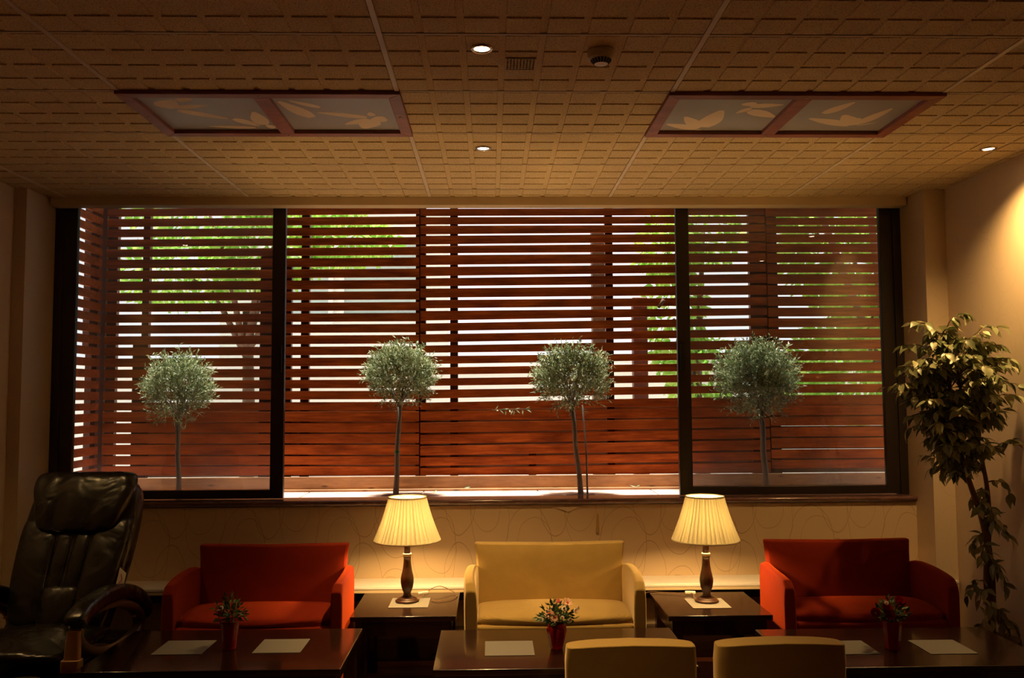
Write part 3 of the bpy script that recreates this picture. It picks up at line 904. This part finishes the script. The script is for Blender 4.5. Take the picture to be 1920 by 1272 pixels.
table('coffee_table', -1.83, -.668, 3.90, 4.565, TZ, 'dark wooden coffee table in front of the orange-red loveseat', .06, .07, 'dark low coffee tables')
table('coffee_table', -.262, .91, 3.87, 4.51, TZ, 'dark wooden coffee table in front of the yellow loveseat', .06, .07, 'dark low coffee tables')
table('coffee_table', 1.335, 2.50, 3.83, 4.455, TZ, 'dark wooden coffee table in front of the dark red loveseat', .06, .07, 'dark low coffee tables')
table('side_table', -.772, -.196, 4.79, 5.36, TZ, 'square dark side table carrying the left lamp', .06, .085, 'square lamp tables between sofas')
table('side_table', .950, 1.520, 4.735, 5.29, TZ, 'square dark side table carrying the right lamp', .06, .085, 'square lamp tables between sofas')

def mat_sheet(x0, x1, y0, y1, label, rz=0.0):
    tag(bx(-(x1 - x0) / 2, (x1 - x0) / 2, -(y1 - y0) / 2, (y1 - y0) / 2, 0, .0022).build('paper_mat', 'paper', bevel=0.0006, seg=1,
        loc=((x0 + x1) / 2, (y0 + y1) / 2, TZ + .0003)), label, 'placemat', 'pale paper mats on the tables').rotation_euler = (0, 0, rz)
mat_sheet(-1.588, -1.353, 4.142, 4.369, 'pale paper mat left of the vase on the left coffee table')
mat_sheet(-1.122, -.898, 4.148, 4.373, 'pale paper mat right of the vase on the left coffee table')
mat_sheet(-.035, .195, 4.061, 4.294, 'pale paper mat left of the vase on the middle coffee table')
mat_sheet(1.555, 1.783, 4.015, 4.23, 'pale paper mat half hidden by a yellow chair on the right coffee table')
mat_sheet(2.010, 2.229, 4.002, 4.225, 'pale paper mat right of the rose vase on the right coffee table')
mat_sheet(-.588, -.364, 4.984, 5.214, 'pale paper mat under the left lamp')
mat_sheet(1.122, 1.340, 4.893, 5.122, 'pale paper mat under the right lamp')

# ------------------------------------------------------------------ table lamps
def lamp(x, y, label, mirror, cord_pts, sw):
    z0 = TZ + .0028
    L = thing('table_lamp', (x, y, z0), label, 'lamp', group='pleated shade table lamps')
    MB().lathe([(.001, 0), (.066, 0), (.069, .006), (.066, .012), (.058, .015), (.055, .021), (.045, .025), (.030, .030), (.001, .030)], 36).build('base', 'lamp_wood', L, smooth=True, bevel=0.002)
    MB().lathe([(.001, .028), (.029, .029), (.023, .040), (.021, .050), (.026, .062), (.034, .085), (.038, .110), (.038, .130), (.035, .150), (.028, .178), (.0235, .205), (.021, .232), (.0205, .257), (.001, .257)], 32).build('turned_stem', 'lamp_wood', L, smooth=True)
    for zz in (.261, .272):
        MB().lathe([(.019, -.005), (.024, -.004), (.0255, 0), (.024, .004), (.019, .005)], 28, (0, 0, zz), cap=False).build('ring', 'cream_ring', L, smooth=True)
    MB().lathe([(.001, .276), (.0185, .276), (.0175, .390), (.001, .390)], 24).build('candle_sleeve', 'lamp_wood', L, smooth=True)
    NP = 44
    def rip(a): return .028 * (1 if int(round(a / (2 * pi) * NP * 2)) % 2 else -1)
    zb, ztp, rb, rt = .352, .600, .191, .108
    prof = [(rb + (rt - rb) * k / 6 - .006 * sin(pi * k / 6), zb + (ztp - zb) * k / 6) for k in range(7)]
    sh = MB().lathe(prof, NP * 2, cap=False, ripple=rip).build('lamp_shade', 'shade_cloth', L)
    for (rr_, zz) in ((rb + .001, zb), (rt + .001, ztp)):
        b = MB()
        b.lathe([(rr_ - .003, zz - .004), (rr_ + .003, zz - .004), (rr_ + .003, zz + .004), (rr_ - .003, zz + .004), (rr_ - .003, zz - .004)], 48, cap=False)
        b.build('hem', 'shade_cloth', sh, smooth=True)
    wr = MB()
    for k in range(3):
        a = 2 * pi * k / 3
        wr.tube([(0, 0, .585), (rt * cos(a), rt * sin(a), .597)], .0016, 5)
    wr.tube([(0, 0, .40), (.03, 0, .46), (.03, 0, .55), (0, 0, .585)], .0016, 5)
    wr.build('shade_carrier', 'brass', sh, smooth=True)
    MB().lathe([(.001, .390), (.013, .392), (.014, .405), (.024, .425), (.027, .445), (.020, .467), (.001, .475)], 20).build('bulb', 'bulb_glow', L, smooth=True)
    ld = bpy.data.lights.new('bulb_light', 'POINT'); ld.energy = LAMP_W; ld.color = WARM; ld.shadow_soft_size = .035
    lo = bpy.data.objects.new('bulb_light', ld); COL.objects.link(lo); lo.parent = L; lo.location = (0, 0, .440)
    cd = MB().tube(cord_pts, .0024, 6).build('cord', 'white_plastic' if False else 'twig', L, smooth=True)
    (sx, sy, sz, a) = sw
    so = MB().box(-.031, .031, -.011, .011, 0, .017).build('cord_switch', 'white_plastic', cd, bevel=0.004, loc=(sx, sy, sz))
    so.rotation_euler = (0, 0, a)
    return L
def smooth_pts(p, n=6):
    out = []
    P = [Vector(p[0])] + [Vector(q) for q in p] + [Vector(p[-1])]
    for i in range(1, len(P) - 2):
        for k in range(n):
            t = k / n
            a, b, c, d = P[i - 1], P[i], P[i + 1], P[i + 2]
            out.append(0.5 * ((2 * b) + (c - a) * t + (2 * a - 5 * b + 4 * c - d) * t * t + (3 * b - a - 3 * c + d) * t ** 3))
    out.append(P[-2])
    return out
lamp(-.494, 5.125, 'lit pleated lamp on the table between the orange-red and yellow loveseats', 1,
     smooth_pts([(.06, .02, .006), (.09, .11, .012), (.13, .19, .030), (.18, .23, .035), (.255, .20, .010), (.285, .12, .004), (.25, .03, .003), (.18, -.01, .003), (.14, .02, .003)]), (.085, .115, .012, .45))
lamp(1.236, 5.045, 'lit pleated lamp on the table between the yellow and dark red loveseats', -1,
     smooth_pts([(-.06, .05, .006), (-.05, .16, .010), (-.12, .19, .006), (-.22, .22, .004), (-.283, .24, .004), (-.32, .25, -.03), (-.325, .25, -.2)]), (-.055, .175, .003, -.2))

# ------------------------------------------------------------------ vases and flowers
def vase(x, y, label, kind):
    v = thing('vase', (x, y, TZ + .0005), label, 'vase')
    if kind == 'tumbler':
        MB().lathe([(.001, 0), (.030, 0), (.031, .006), (.034, .05), (.041, .10), (.046, .125), (.050, .133), (.046, .132), (.038, .10), (.031, .05), (.027, .012), (.001, .010)], 32).build('body', 'red_glass', v, smooth=True)
        b = MB(); b.lathe([(.0475, -.002), (.051, 0), (.0475, .002)], 32, (0, 0, .133), cap=False); b.build('rim', 'red_glass', v, smooth=True)
    elif kind == 'flare':
        MB().lathe([(.001, 0), (.033, 0), (.034, .006), (.038, .05), (.043, .10), (.046, .128), (.043, .128), (.036, .06), (.030, .012), (.001, .010)], 10).build('body', 'red_glass', v, bevel=0.002)
        b = MB(); b.lathe([(.044, -.003), (.0475, 0), (.044, .003)], 20, (0, 0, .128), cap=False); b.build('rim', 'red_glass', v, smooth=True)
    else:
        MB().lathe([(.001, 0), (.028, 0), (.031, .012), (.043, .06), (.049, .085), (.044, .105), (.034, .118), (.030, .117), (.038, .10), (.040, .085), (.025, .02), (.001, .012)], 8).build('body', 'red_glass', v, bevel=0.002)
    return v
def daisy(root, p, d, mat, r0=.026, n=9):
    d = d.normalized(); a = d.orthogonal().normalized(); b_ = d.cross(a)
    m = MB()
    for layer in range(2):
        for k in range(n):
            an = 2 * pi * (k + layer * .5) / n
            u = a * cos(an) + b_ * sin(an)
            s = d.cross(u)
            R0 = r0 * (1 - .25 * layer)
            q = p + d * (.002 + .003 * layer)
            m.add([q + u * .004 + s * .002, q + u * R0 * .65 + s * .0062 + d * .005, q + u * R0 + d * .004, q + u * R0 * .65 - s * .0062 + d * .005, q + u * .004 - s * .002],
                  [(0, 1, 2, 3, 4)])
    f = m.build('flower', mat, root)
    mm = MB().lathe([(.001, .006), (.005, .0055), (.007, .003), (.007, 0), (.001, 0)], 10)
    rot = d.to_track_quat('Z', 'Y')
    mm.v = [tuple(p + rot @ Vector(x) + d * .003) for x in mm.v]
    mm.build('flower_heart', 'flower_heart', f, smooth=True)
def rose(root, p, d, mat, r0=.020):
    d = d.normalized(); rot = d.to_track_quat('Z', 'Y')
    m = MB()
    for layer, (rr_, h, n) in enumerate(((r0, .018, 6), (r0 * .72, .022, 5), (r0 * .42, .025, 4))):
        for k in range(n):
            a0 = 2 * pi * k / n + layer * .5
            w = 2 * pi / n * .62
            vs = []
            for (fr_, hz) in ((.35, 0), (.95, h * .5), (1.12, h)):
                for s in (-1, 0, 1):
                    aa = a0 + s * w
                    vs.append(Vector((rr_ * fr_ * cos(aa), rr_ * fr_ * sin(aa), hz - (abs(s) * .003))))
            vs = [p + rot @ v for v in vs]
            m.add(vs, [(0, 1, 4, 3), (1, 2, 5, 4), (3, 4, 7, 6), (4, 5, 8, 7)])
    m.build('flower', mat, root, smooth=True)
def bouquet(x, y, z, label, seed, flowers, spread, nl):
    r = random.Random(seed)
    q = thing('flower_bouquet', (x, y, z), label, 'flowers')
    st = MB(); lf = MB()
    for (kind, mat, dx, dy, dz, rad) in flowers:
        p = Vector((dx, dy, dz)); d = (p - Vector((0, 0, -.02))); d.y -= .06
        st.tube([(0, 0, -.10), (p.x * .3, p.y * .3, p.z * .35), p], .0016, 5)
        (daisy if kind == 'daisy' else rose)(q, p, d + Vector((0, -.05, 0)), mat, rad)
    for k in range(nl):
        u = rvec(r); u.z = abs(u.z) * .9
        p = Vector((u.x * spread[0], u.y * spread[0] * .8, .015 + u.z * spread[1])) * r.uniform(.25, 1)
        leaf_quad(lf, p, u + rvec(r) * .7, r.uniform(.022, .042), r.uniform(.004, .008), rvec(r))
        if k % 7 == 0: st.tube([(0, 0, -.06), p * .5 + Vector((0, 0, .005)), p], .0011, 4)
    st.build('stems', 'bouquet_leaf', q, smooth=True)
    lf.build('foliage', 'bouquet_leaf', q)['kind'] = 'stuff'
vase(-1.248, 4.225, 'dark red glass vase on the left coffee table', 'tumbler')
bouquet(-1.250, 4.225, TZ + .135, 'small bunch of dark greenery with tiny pink flowers in the left vase', 31,
        [('daisy', 'petal_pink', -.050, -.02, .055, .017), ('daisy', 'petal_white', -.028, -.03, .062, .012), ('daisy', 'petal_pink', -.035, -.03, .012, .014), ('rose', 'petal_red', -.03, -.035, .045, .011)], (.075, .115), 190)
vase(.304, 4.165, 'cut red glass vase on the middle coffee table', 'pot')
bouquet(.304, 4.165, TZ + .118, 'peach and white daisies in the middle vase', 32,
        [('daisy', 'petal_peach', -.036, -.03, .050, .026), ('daisy', 'petal_peach', -.010, -.045, .038, .027), ('daisy', 'petal_peach', .050, -.01, .095, .028),
         ('daisy', 'petal_white', .032, -.03, .072, .014), ('daisy', 'petal_white', .085, -.02, .060, .014), ('daisy', 'petal_white', -.072, -.02, .022, .015),
         ('daisy', 'petal_white', .098, -.01, .072, .010), ('daisy', 'petal_white', .022, -.05, .036, .011), ('daisy', 'petal_white', .058, -.03, .020, .012), ('daisy', 'petal_pink', .008, .0, .10, .012)], (.085, .10), 230)
vase(1.877, 4.10, 'tall flared red glass vase on the right coffee table', 'flare')
bouquet(1.870, 4.10, TZ + .13, 'dark red roses with leaves in the right vase', 33,
        [('rose', 'petal_red', .038, -.01, .085, .022), ('rose', 'petal_red', -.030, -.03, .060, .020), ('rose', 'petal_red', -.075, -.02, .040, .020), ('rose', 'petal_red', -.024, -.045, .035, .020), ('daisy', 'petal_white', -.03, -.03, .085, .010)], (.075, .09), 170)

# ------------------------------------------------------------------ front chairs (backs towards the viewer)
def tub_chair(x, y, label, rz):
    c = thing('dining_chair', (x, y, 0), label, 'chair', rz, 'yellow upholstered chairs at the coffee tables')
    # local: back rear face at y=0, seat towards +y
    rings = []
    for k in range(13):
        f = k / 12
        z = .16 + f * .620
        hw = (.222 + .006 * f) * (1 if f < .93 else 1 - .02 * (f - .93) / .07)
        ring = []
        for (px, py) in superring(0, 0, 0, hw, .050 - .002 * f, 32, .42):
            crown = .020 * (1 - (px / .23) ** 2) if f > .97 else .014 * (1 - (px / .23) ** 2) * f
            curve = .030 * (px / .23) ** 2
            ring.append((px, .055 + py + curve - .03 * f, z + crown))
        rings.append(ring)
    MB().loft(rings).build('backrest', 'yellow_velvet', c, smooth=True, bevel=0.026, seg=4)
    bx(-.225, .225, .085, .50, .30, .45).build('seat', 'yellow_velvet', c, bevel=0.035, seg=4)
    bx(-.21, .21, .05, .48, .12, .31).build('skirt', 'yellow_velvet', c, bevel=0.02)
    for sx in (-.19, .19):
        for sy in (.07, .46):
            MB().lathe([(.014, 0), (.020, .13)], 10, (sx, sy, 0)).build('leg', 'table_wood', c, smooth=True)
    return c
tub_chair(.478, 3.00, 'yellow upholstered chair with its back to the viewer, overlapping the middle coffee table', 0.0)
tub_chair(.998, 3.00, 'yellow upholstered chair with its back to the viewer, just right of the other one', 0.0)

# ------------------------------------------------------------------ massage chair
mc = thing('massage_chair', (-2.24, 4.40, 0), 'black leather reclining massage chair in the left corner', 'chair')
ydir, nrm = V3((0, .42, .80)).normalized(), V3((0, -.80, .42)).normalized()
P0 = V3((0, .17, .44))
BL = .845
def back_pt(x, t, d): return P0 + V3((x, 0, 0)) + ydir * (t * BL) + nrm * d
def bw(t):
    pts = [(-.1, .235), (0, .245), (.3, .285), (.55, .300), (.75, .300), (.88, .290), (.96, .265), (1.02, .235)]
    for (a, wa), (b, wb) in zip(pts, pts[1:]):
        if a <= t <= b: return wa + (wb - wa) * (t - a) / (b - a)
    return pts[-1][1]
rings = []
for k in range(17):
    t = -.06 + 1.06 * k / 16
    th = .075 * (1 if t < .93 else max(.35, 1 - (t - .93) * 9))
    rings.append([back_pt(px, t, py - .02) for px, py in superring(0, 0, 0, bw(t), th, 28, .45)])
MB().loft(rings).build('backrest', 'black_leather', mc, smooth=True, sub=1)
def pad(name, x0, x1, t0, t1, d0, th, n=10, seam=0.0, e=.6):
    rings = []
    for k in range(n + 1):
        f = k / n; t = t0 + (t1 - t0) * f
        s = sin(pi * min(max(f, .02), .98)) ** .3
        sc = bw(t) / .295
        cx, hw = (x0 + x1) / 2 * sc, (x1 - x0) / 2 * sc * (0.88 + .12 * s)
        rings.append([back_pt(cx + px, t + seam * px, d0 + py) for px, py in superring(0, 0, 0, hw, th * s, 22, e)])
    return MB().loft(rings).build(name, 'black_leather', mc, smooth=True, sub=1)
pad('back_bolster', -.285, -.085, .02, .70, .040, .042, seam=-.25)
pad('back_bolster', .085, .285, .02, .70, .040, .042, seam=.25)
pad('spine_pad', -.088, -.004, .20, .66, .040, .030)
pad('spine_pad', .004, .088, .20, .66, .040, .030)
pad('lumbar_flap', -.10, .10, -.02, .27, .052, .034)
# headrest cushion draped over the top, with sewn channels
rings = []
for k in range(15):
    f = k / 14; t = .60 + .43 * f
    hw = .200 + .075 * min(1, f * 1.5) - (.03 * max(0, (f - .8) / .2) ** 2)
    if f < .12: hw *= .80 + .2 * (f / .12) ** .5
    th = .052 * (sin(pi * min(max(f * .93 + .03, .02), .97)) ** .35)
    ring = []
    for px, py in superring(0, 0, 0, hw, th, 44, .55):
        u = px / hw
        groove = 0.0
        if py > 0:
            for g in (-.5, .42):
                groove -= .016 * math.exp(-((u - g) / .07) ** 2)
            groove += .010 * sin(u * 14 + f * 3) * f * .5
        drop = .03 * max(0, (f - .85) / .15) ** 2
        ring.append(back_pt(px, t, .062 + py + groove - drop))
    rings.append(ring)
MB().loft(rings).build('headrest', 'black_leather', mc, smooth=True, sub=1)
# side tag
tg = MB().add([back_pt(.282, .27, .062), back_pt(.312, .24, .040), back_pt(.314, .35, .040), back_pt(.284, .38, .062)], [(0, 1, 2, 3)])
tg.build('label_tag', 'white_plastic', mc)
MB().tube([back_pt(.292, .28, .058), back_pt(.303, .31, .052), back_pt(.295, .34, .056)], .0018, 5).build('tag_print', 'petal_red', mc)
# seat cushion
rings = []
for k in range(13):
    f = k / 12; y = -.40 + .62 * f
    h = .052 * (sin(pi * min(max(f, .03), .97)) ** .4)
    rings.append([(px, y, .475 + pz * h + (.01 * cos(px * 11)) * (1 if pz > 0 else 0) - .02 * f) for px, pz in superring(0, 0, 0, .285, 1, 28, .45)])
MB().loft(rings).build('seat_cushion', 'black_leather', mc, smooth=True, sub=1)
# leg rest with two calf troughs, sloping down in front
fr_ = MB()
for k in range(2): pass
rings = []
for k in range(11):
    f = k / 10; y = -.44 - .17 * f; z = .405 - .26 * f
    h = .055 * (sin(pi * min(max(f, .04), .96)) ** .4)
    rings.append([(px, y - pz * h * .9, z + pz * h * .6 + (.022 * cos(px * 22) if pz > 0 else 0)) for px, pz in superring(0, 0, 0, .27, 1, 36, .45)])
MB().loft(rings).build('leg_rest', 'black_leather', mc, smooth=True, sub=1)
bx(-.25, .25, -.30, .30, 0, .36).build('base', 'brown_shell', mc, bevel=0.03, seg=3)
for sg in (-1, 1):
    ax = sg * .335
    # padded arm top: an arc from the front down round the rear
    arc = [(-.345, .600), (-.30, .635), (-.20, .662), (-.06, .672), (.10, .662), (.24, .630), (.36, .575), (.43, .51), (.45, .44)]
    arc = [tuple(p) for p in arc]
    pts = smooth_pts([(0, a, b) for a, b in arc], 4)
    rings = []
    for i, p in enumerate(pts):
        d = (pts[min(i + 1, len(pts) - 1)] - pts[max(i - 1, 0)]).normalized()
        w = V3((0, -d.z, d.y))
        f = i / (len(pts) - 1)
        s = min(1, (f / .05) ** .5 if f < .05 else 1, ((1 - f) / .06) ** .5 if f > .94 else 1)
        s = max(s, .3)
        rings.append([V3((ax, 0, 0)) + p + V3((q, 0, 0)) * s + w * (r_ * s) for q, r_ in superring(0, 0, 0, .052, .040, 18, .6)])
    MB().loft(rings).build('arm_pad', 'black_leather', mc, smooth=True, sub=1)
    # oval arm ring under the pad
    pts = [V3((ax, .04 + .36 * cos(2 * pi * k / 36), .505 + .115 * sin(2 * pi * k / 36) - .06 * cos(2 * pi * k / 36))) for k in range(36)]
    b = MB(); rings = []
    for i, p in enumerate(pts):
        d = (pts[(i + 1) % 36] - pts[i - 1]).normalized(); w = V3((0, -d.z, d.y))
        rings.append([p + V3((q, 0, 0)) + w * r_ for q, r_ in superring(0, 0, 0, .034, .024, 12, .7)])
    rings.append(rings[0])
    b.loft(rings, cap=False).build('arm_ring', 'ring_shell', mc, smooth=True)
    # lower side shell
    prof = [(-.34, .42), (-.20, .40), (.0, .40), (.2, .37), (.40, .37), (.44, .30), (.38, .12), (.28, .02), (-.24, .02), (-.32, .16)]
    b = MB()
    b.loft([[(ax + s, y, z) for y, z in prof] for s in (-.040, .040)])
    b.build('side_shell', 'brown_shell', mc, bevel=0.02, seg=3)
    # pale bronze front post and foot
    b = MB()
    b.loft([[(ax + px, -.335 - .012 * f + py, .585 - .125 * f) for px, py in superring(0, 0, 0, .030 + .006 * f, .022, 12, .5)] for f in (0, .5, 1)])
    b.loft([[(ax + px, -.350 + py, .462 - .055 * f) for px, py in superring(0, 0, 0, .044, .030, 12, .4)] for f in (0, .5, 1)])
    b.build('arm_post', 'bronze', mc, smooth=True, bevel=0.004)
    MB().lathe([(.001, -.006), (.012, -.006), (.014, 0), (.012, .006), (.001, .006)], 14, (ax, .33, .485)).build('arm_bolt', 'bronze', mc, smooth=True)
    MB().box(ax - .012 + sg * .045, ax + .012 + sg * .045, .10, .15, .395, .410).build('badge', 'white_plastic', mc)
# papers by the wall at the chair's far side
tag(bx(-.05, .05, -.10, .10, 0, .004).build('folded_paper', 'paper', loc=(-2.93, 5.56, .4635)), 'white papers on the shelf in the left corner behind the massage chair', 'paper').rotation_euler = (0, 0, .2)

# ------------------------------------------------------------------ potted weeping fig
fb = V3((2.765, 4.83, 0))
fig = thing('potted_fig', tuple(fb), 'tall potted weeping fig in the right corner beside the wall', 'plant')
MB().lathe([(.001, 0), (.11, 0), (.115, .01), (.140, .26), (.147, .265), (.147, .29), (.135, .29), (.133, .25), (.001, .25)], 32).build('pot', 'pot_clay', fig, smooth=True)
MB().lathe([(.001, .252), (.133, .252)], 24, cap=False).build('soil', 'soil', fig)
def L(x, y, z): return V3((x, y, z)) - fb
tr1 = smooth_pts([L(2.765, 4.83, .25), L(2.775, 4.82, .62), L(2.73, 4.80, .92), L(2.63, 4.76, 1.18), L(2.55, 4.74, 1.45), L(2.53, 4.73, 1.75), L(2.50, 4.72, 1.98)], 4)
tr2 = smooth_pts([L(2.785, 4.84, .25), L(2.745, 4.82, .60), L(2.77, 4.81, .95), L(2.74, 4.80, 1.25), L(2.62, 4.76, 1.6), L(2.58, 4.74, 1.85)], 4)
MB().tube(tr1, [.022 - .016 * i / (len(tr1) - 1) for i in range(len(tr1))], 10).build('trunk', 'brown_bark', fig, smooth=True)
MB().tube(tr2, [.018 - .012 * i / (len(tr2) - 1) for i in range(len(tr2))], 10).build('trunk', 'brown_bark', fig, smooth=True)
def fig_leaf_mesh(k):
    r = random.Random(k)
    b = MB(); ln, wd = .070, .0170
    rows = []
    for i in range(6):
        s = i / 5
        w = wd * sin(pi * min(.97, s ** .85 * .97 + .015)) * (1 if s < .8 else .8)
        dz = -.012 * s * s * (1 + k % 2)
        rows.append([(-w, s * ln, dz + .25 * w), (0, s * ln, dz), (w, s * ln, dz + .25 * w)])
    vs = [p for r_ in rows for p in r_]
    fs = []
    for i in range(5):
        for j in range(2):
            a = i * 3 + j
            fs.append((a, a + 1, a + 4, a + 3))
    b.add(vs, fs)
    return b.mesh('leaf', 'ficus_leaf', smooth=True)
lm = [fig_leaf_mesh(k) for k in range(4)]
r = random.Random(77)
leaves = []
def add_branch(p0, az, ln, lift, droop, nleaf, dense=1.0):
    d = V3((cos(az), sin(az), 0))
    pts = []
    for i in range(8):
        f = i / 7
        p = p0 + d * ln * (f ** .9) + V3((0, 0, lift * sin(pi * min(1, f * .95)) - droop * f ** 2.2)) + rvec(r) * .008
        w = p + fb
        if w.x > 2.90: p.x -= (w.x - 2.90)
        pts.append(p)
    MB().tube(pts, [.0045 - .0035 * i / 7 for i in range(8)], 5).build('branch', 'twig', fig, smooth=True)
    for k in range(nleaf):
        f = .22 + .78 * (k + r.random()) / nleaf
        i = min(6, int(f * 7)); q = f * 7 - i
        p = pts[i].lerp(pts[i + 1], q)
        side = (1 if k % 2 else -1)
        tn = (pts[i + 1] - pts[i]).normalized()
        sd_ = tn.cross(V3((0, 0, 1))).normalized() * side
        dd = (tn * .55 + sd_ * r.uniform(.3, .9) + V3((0, 0, -r.uniform(.0, .9))) + rvec(r) * .3).normalized()
        leaves.append((p, dd, r.uniform(.78, 1.18)))
trunk_pts = [p for p in tr1 if (p + fb).z > .95] + [p for p in tr2 if (p + fb).z > .95]
def crown_branch(c, rad, nleaf):
    u = rvec(r)
    e = V3(c) - fb + V3((u.x * rad[0], u.y * rad[1], u.z * rad[2])) * r.uniform(.35, 1.0)
    base = min(trunk_pts, key=lambda q: (q - e).length + abs((q.z + .12) - e.z) * .6)
    d = e - base
    mid = base + d * .5 + V3((0, 0, .05 + .12 * max(0, Vector((d.x, d.y)).length)))
    pts = []
    for q in range(8):
        f = q / 7
        p = base * (1 - f) ** 2 + mid * 2 * f * (1 - f) + e * f * f + rvec(r) * .006
        if (p + fb).x > 2.89: p.x = 2.89 - fb.x
        pts.append(p)
    MB().tube(pts, [.0042 - .0033 * q / 7 for q in range(8)], 5).build('branch', 'twig', fig, smooth=True)
    for k in range(nleaf):
        f = .30 + .70 * (k + r.random()) / nleaf
        q = min(6, int(f * 7)); p = pts[q].lerp(pts[q + 1], f * 7 - q)
        tn = (pts[q + 1] - pts[q]).normalized()
        sd_ = tn.cross(V3((0, 0, 1))).normalized() * (1 if k % 2 else -1)
        dd = (tn * .6 + sd_ * r.uniform(.3, 1.0) + V3((0, -.15, -r.uniform(.05, .85))) + rvec(r) * .35).normalized()
        leaves.append((p, dd, r.uniform(.75, 1.2)))
for k in range(110): crown_branch((2.545, 4.70, 1.76), (.40, .28, .37), 12)
for k in range(64): crown_branch((2.58, 4.74, 1.38), (.32, .21, .26), 12)
for k in range(14): crown_branch((2.36, 4.72, 1.62), (.17, .15, .14), 11)
for k in range(17):       # sparse growth low on the trunks
    z = .34 + .05 * k
    add_branch(L(2.765, 4.82, z), 4.4 + (k * 2.1) % 2.6 - 1.3, r.uniform(.09, .16), .03, r.uniform(.03, .10), 9)
leaves.sort(key=lambda e: e[0].y)
rest = MB()
for i, (p, dd, s) in enumerate(leaves):
    zr = V3((0, 0, 1)) + rvec(r) * .45
    q = dd.to_track_quat('Y', 'Z')
    q = q @ Quaternion((0, 1, 0), r.uniform(-.7, .7))
    w = p + fb + dd * .075
    if w.x > 2.935: continue
    if i < 300:
        o = inst('leaf', lm[i % 4], fig, p, None, (s, s, s)); o.rotation_mode = 'QUATERNION'; o.rotation_quaternion = q
    else:
        me = lm[i % 4]
        rest.add([p + q @ (v.co * s) for v in me.vertices], [tuple(f.vertices) for f in me.polygons])
rest.build('foliage', 'ficus_leaf', fig, smooth=True)['kind'] = 'stuff'
# two pale leaves near the foot
for (x, y, z, a) in ((2.64, 4.70, .36, .3), (2.69, 4.69, .35, -.6)):
    b = MB()
    pts = [V3((sin(a) * .0, 0, 0)), V3((.018, -.01, .03)), V3((.012, -.014, .07)), V3((0, -.012, .095)), V3((-.020, -.014, .06)), V3((-.018, -.01, .02))]
    b.add([Euler((0, a, 0)).to_matrix() @ p for p in pts], [(0, 1, 2, 3, 4, 5)])
    b.build('pale_leaf', 'pale_leaf', fig, loc=tuple(L(x, y, z)))
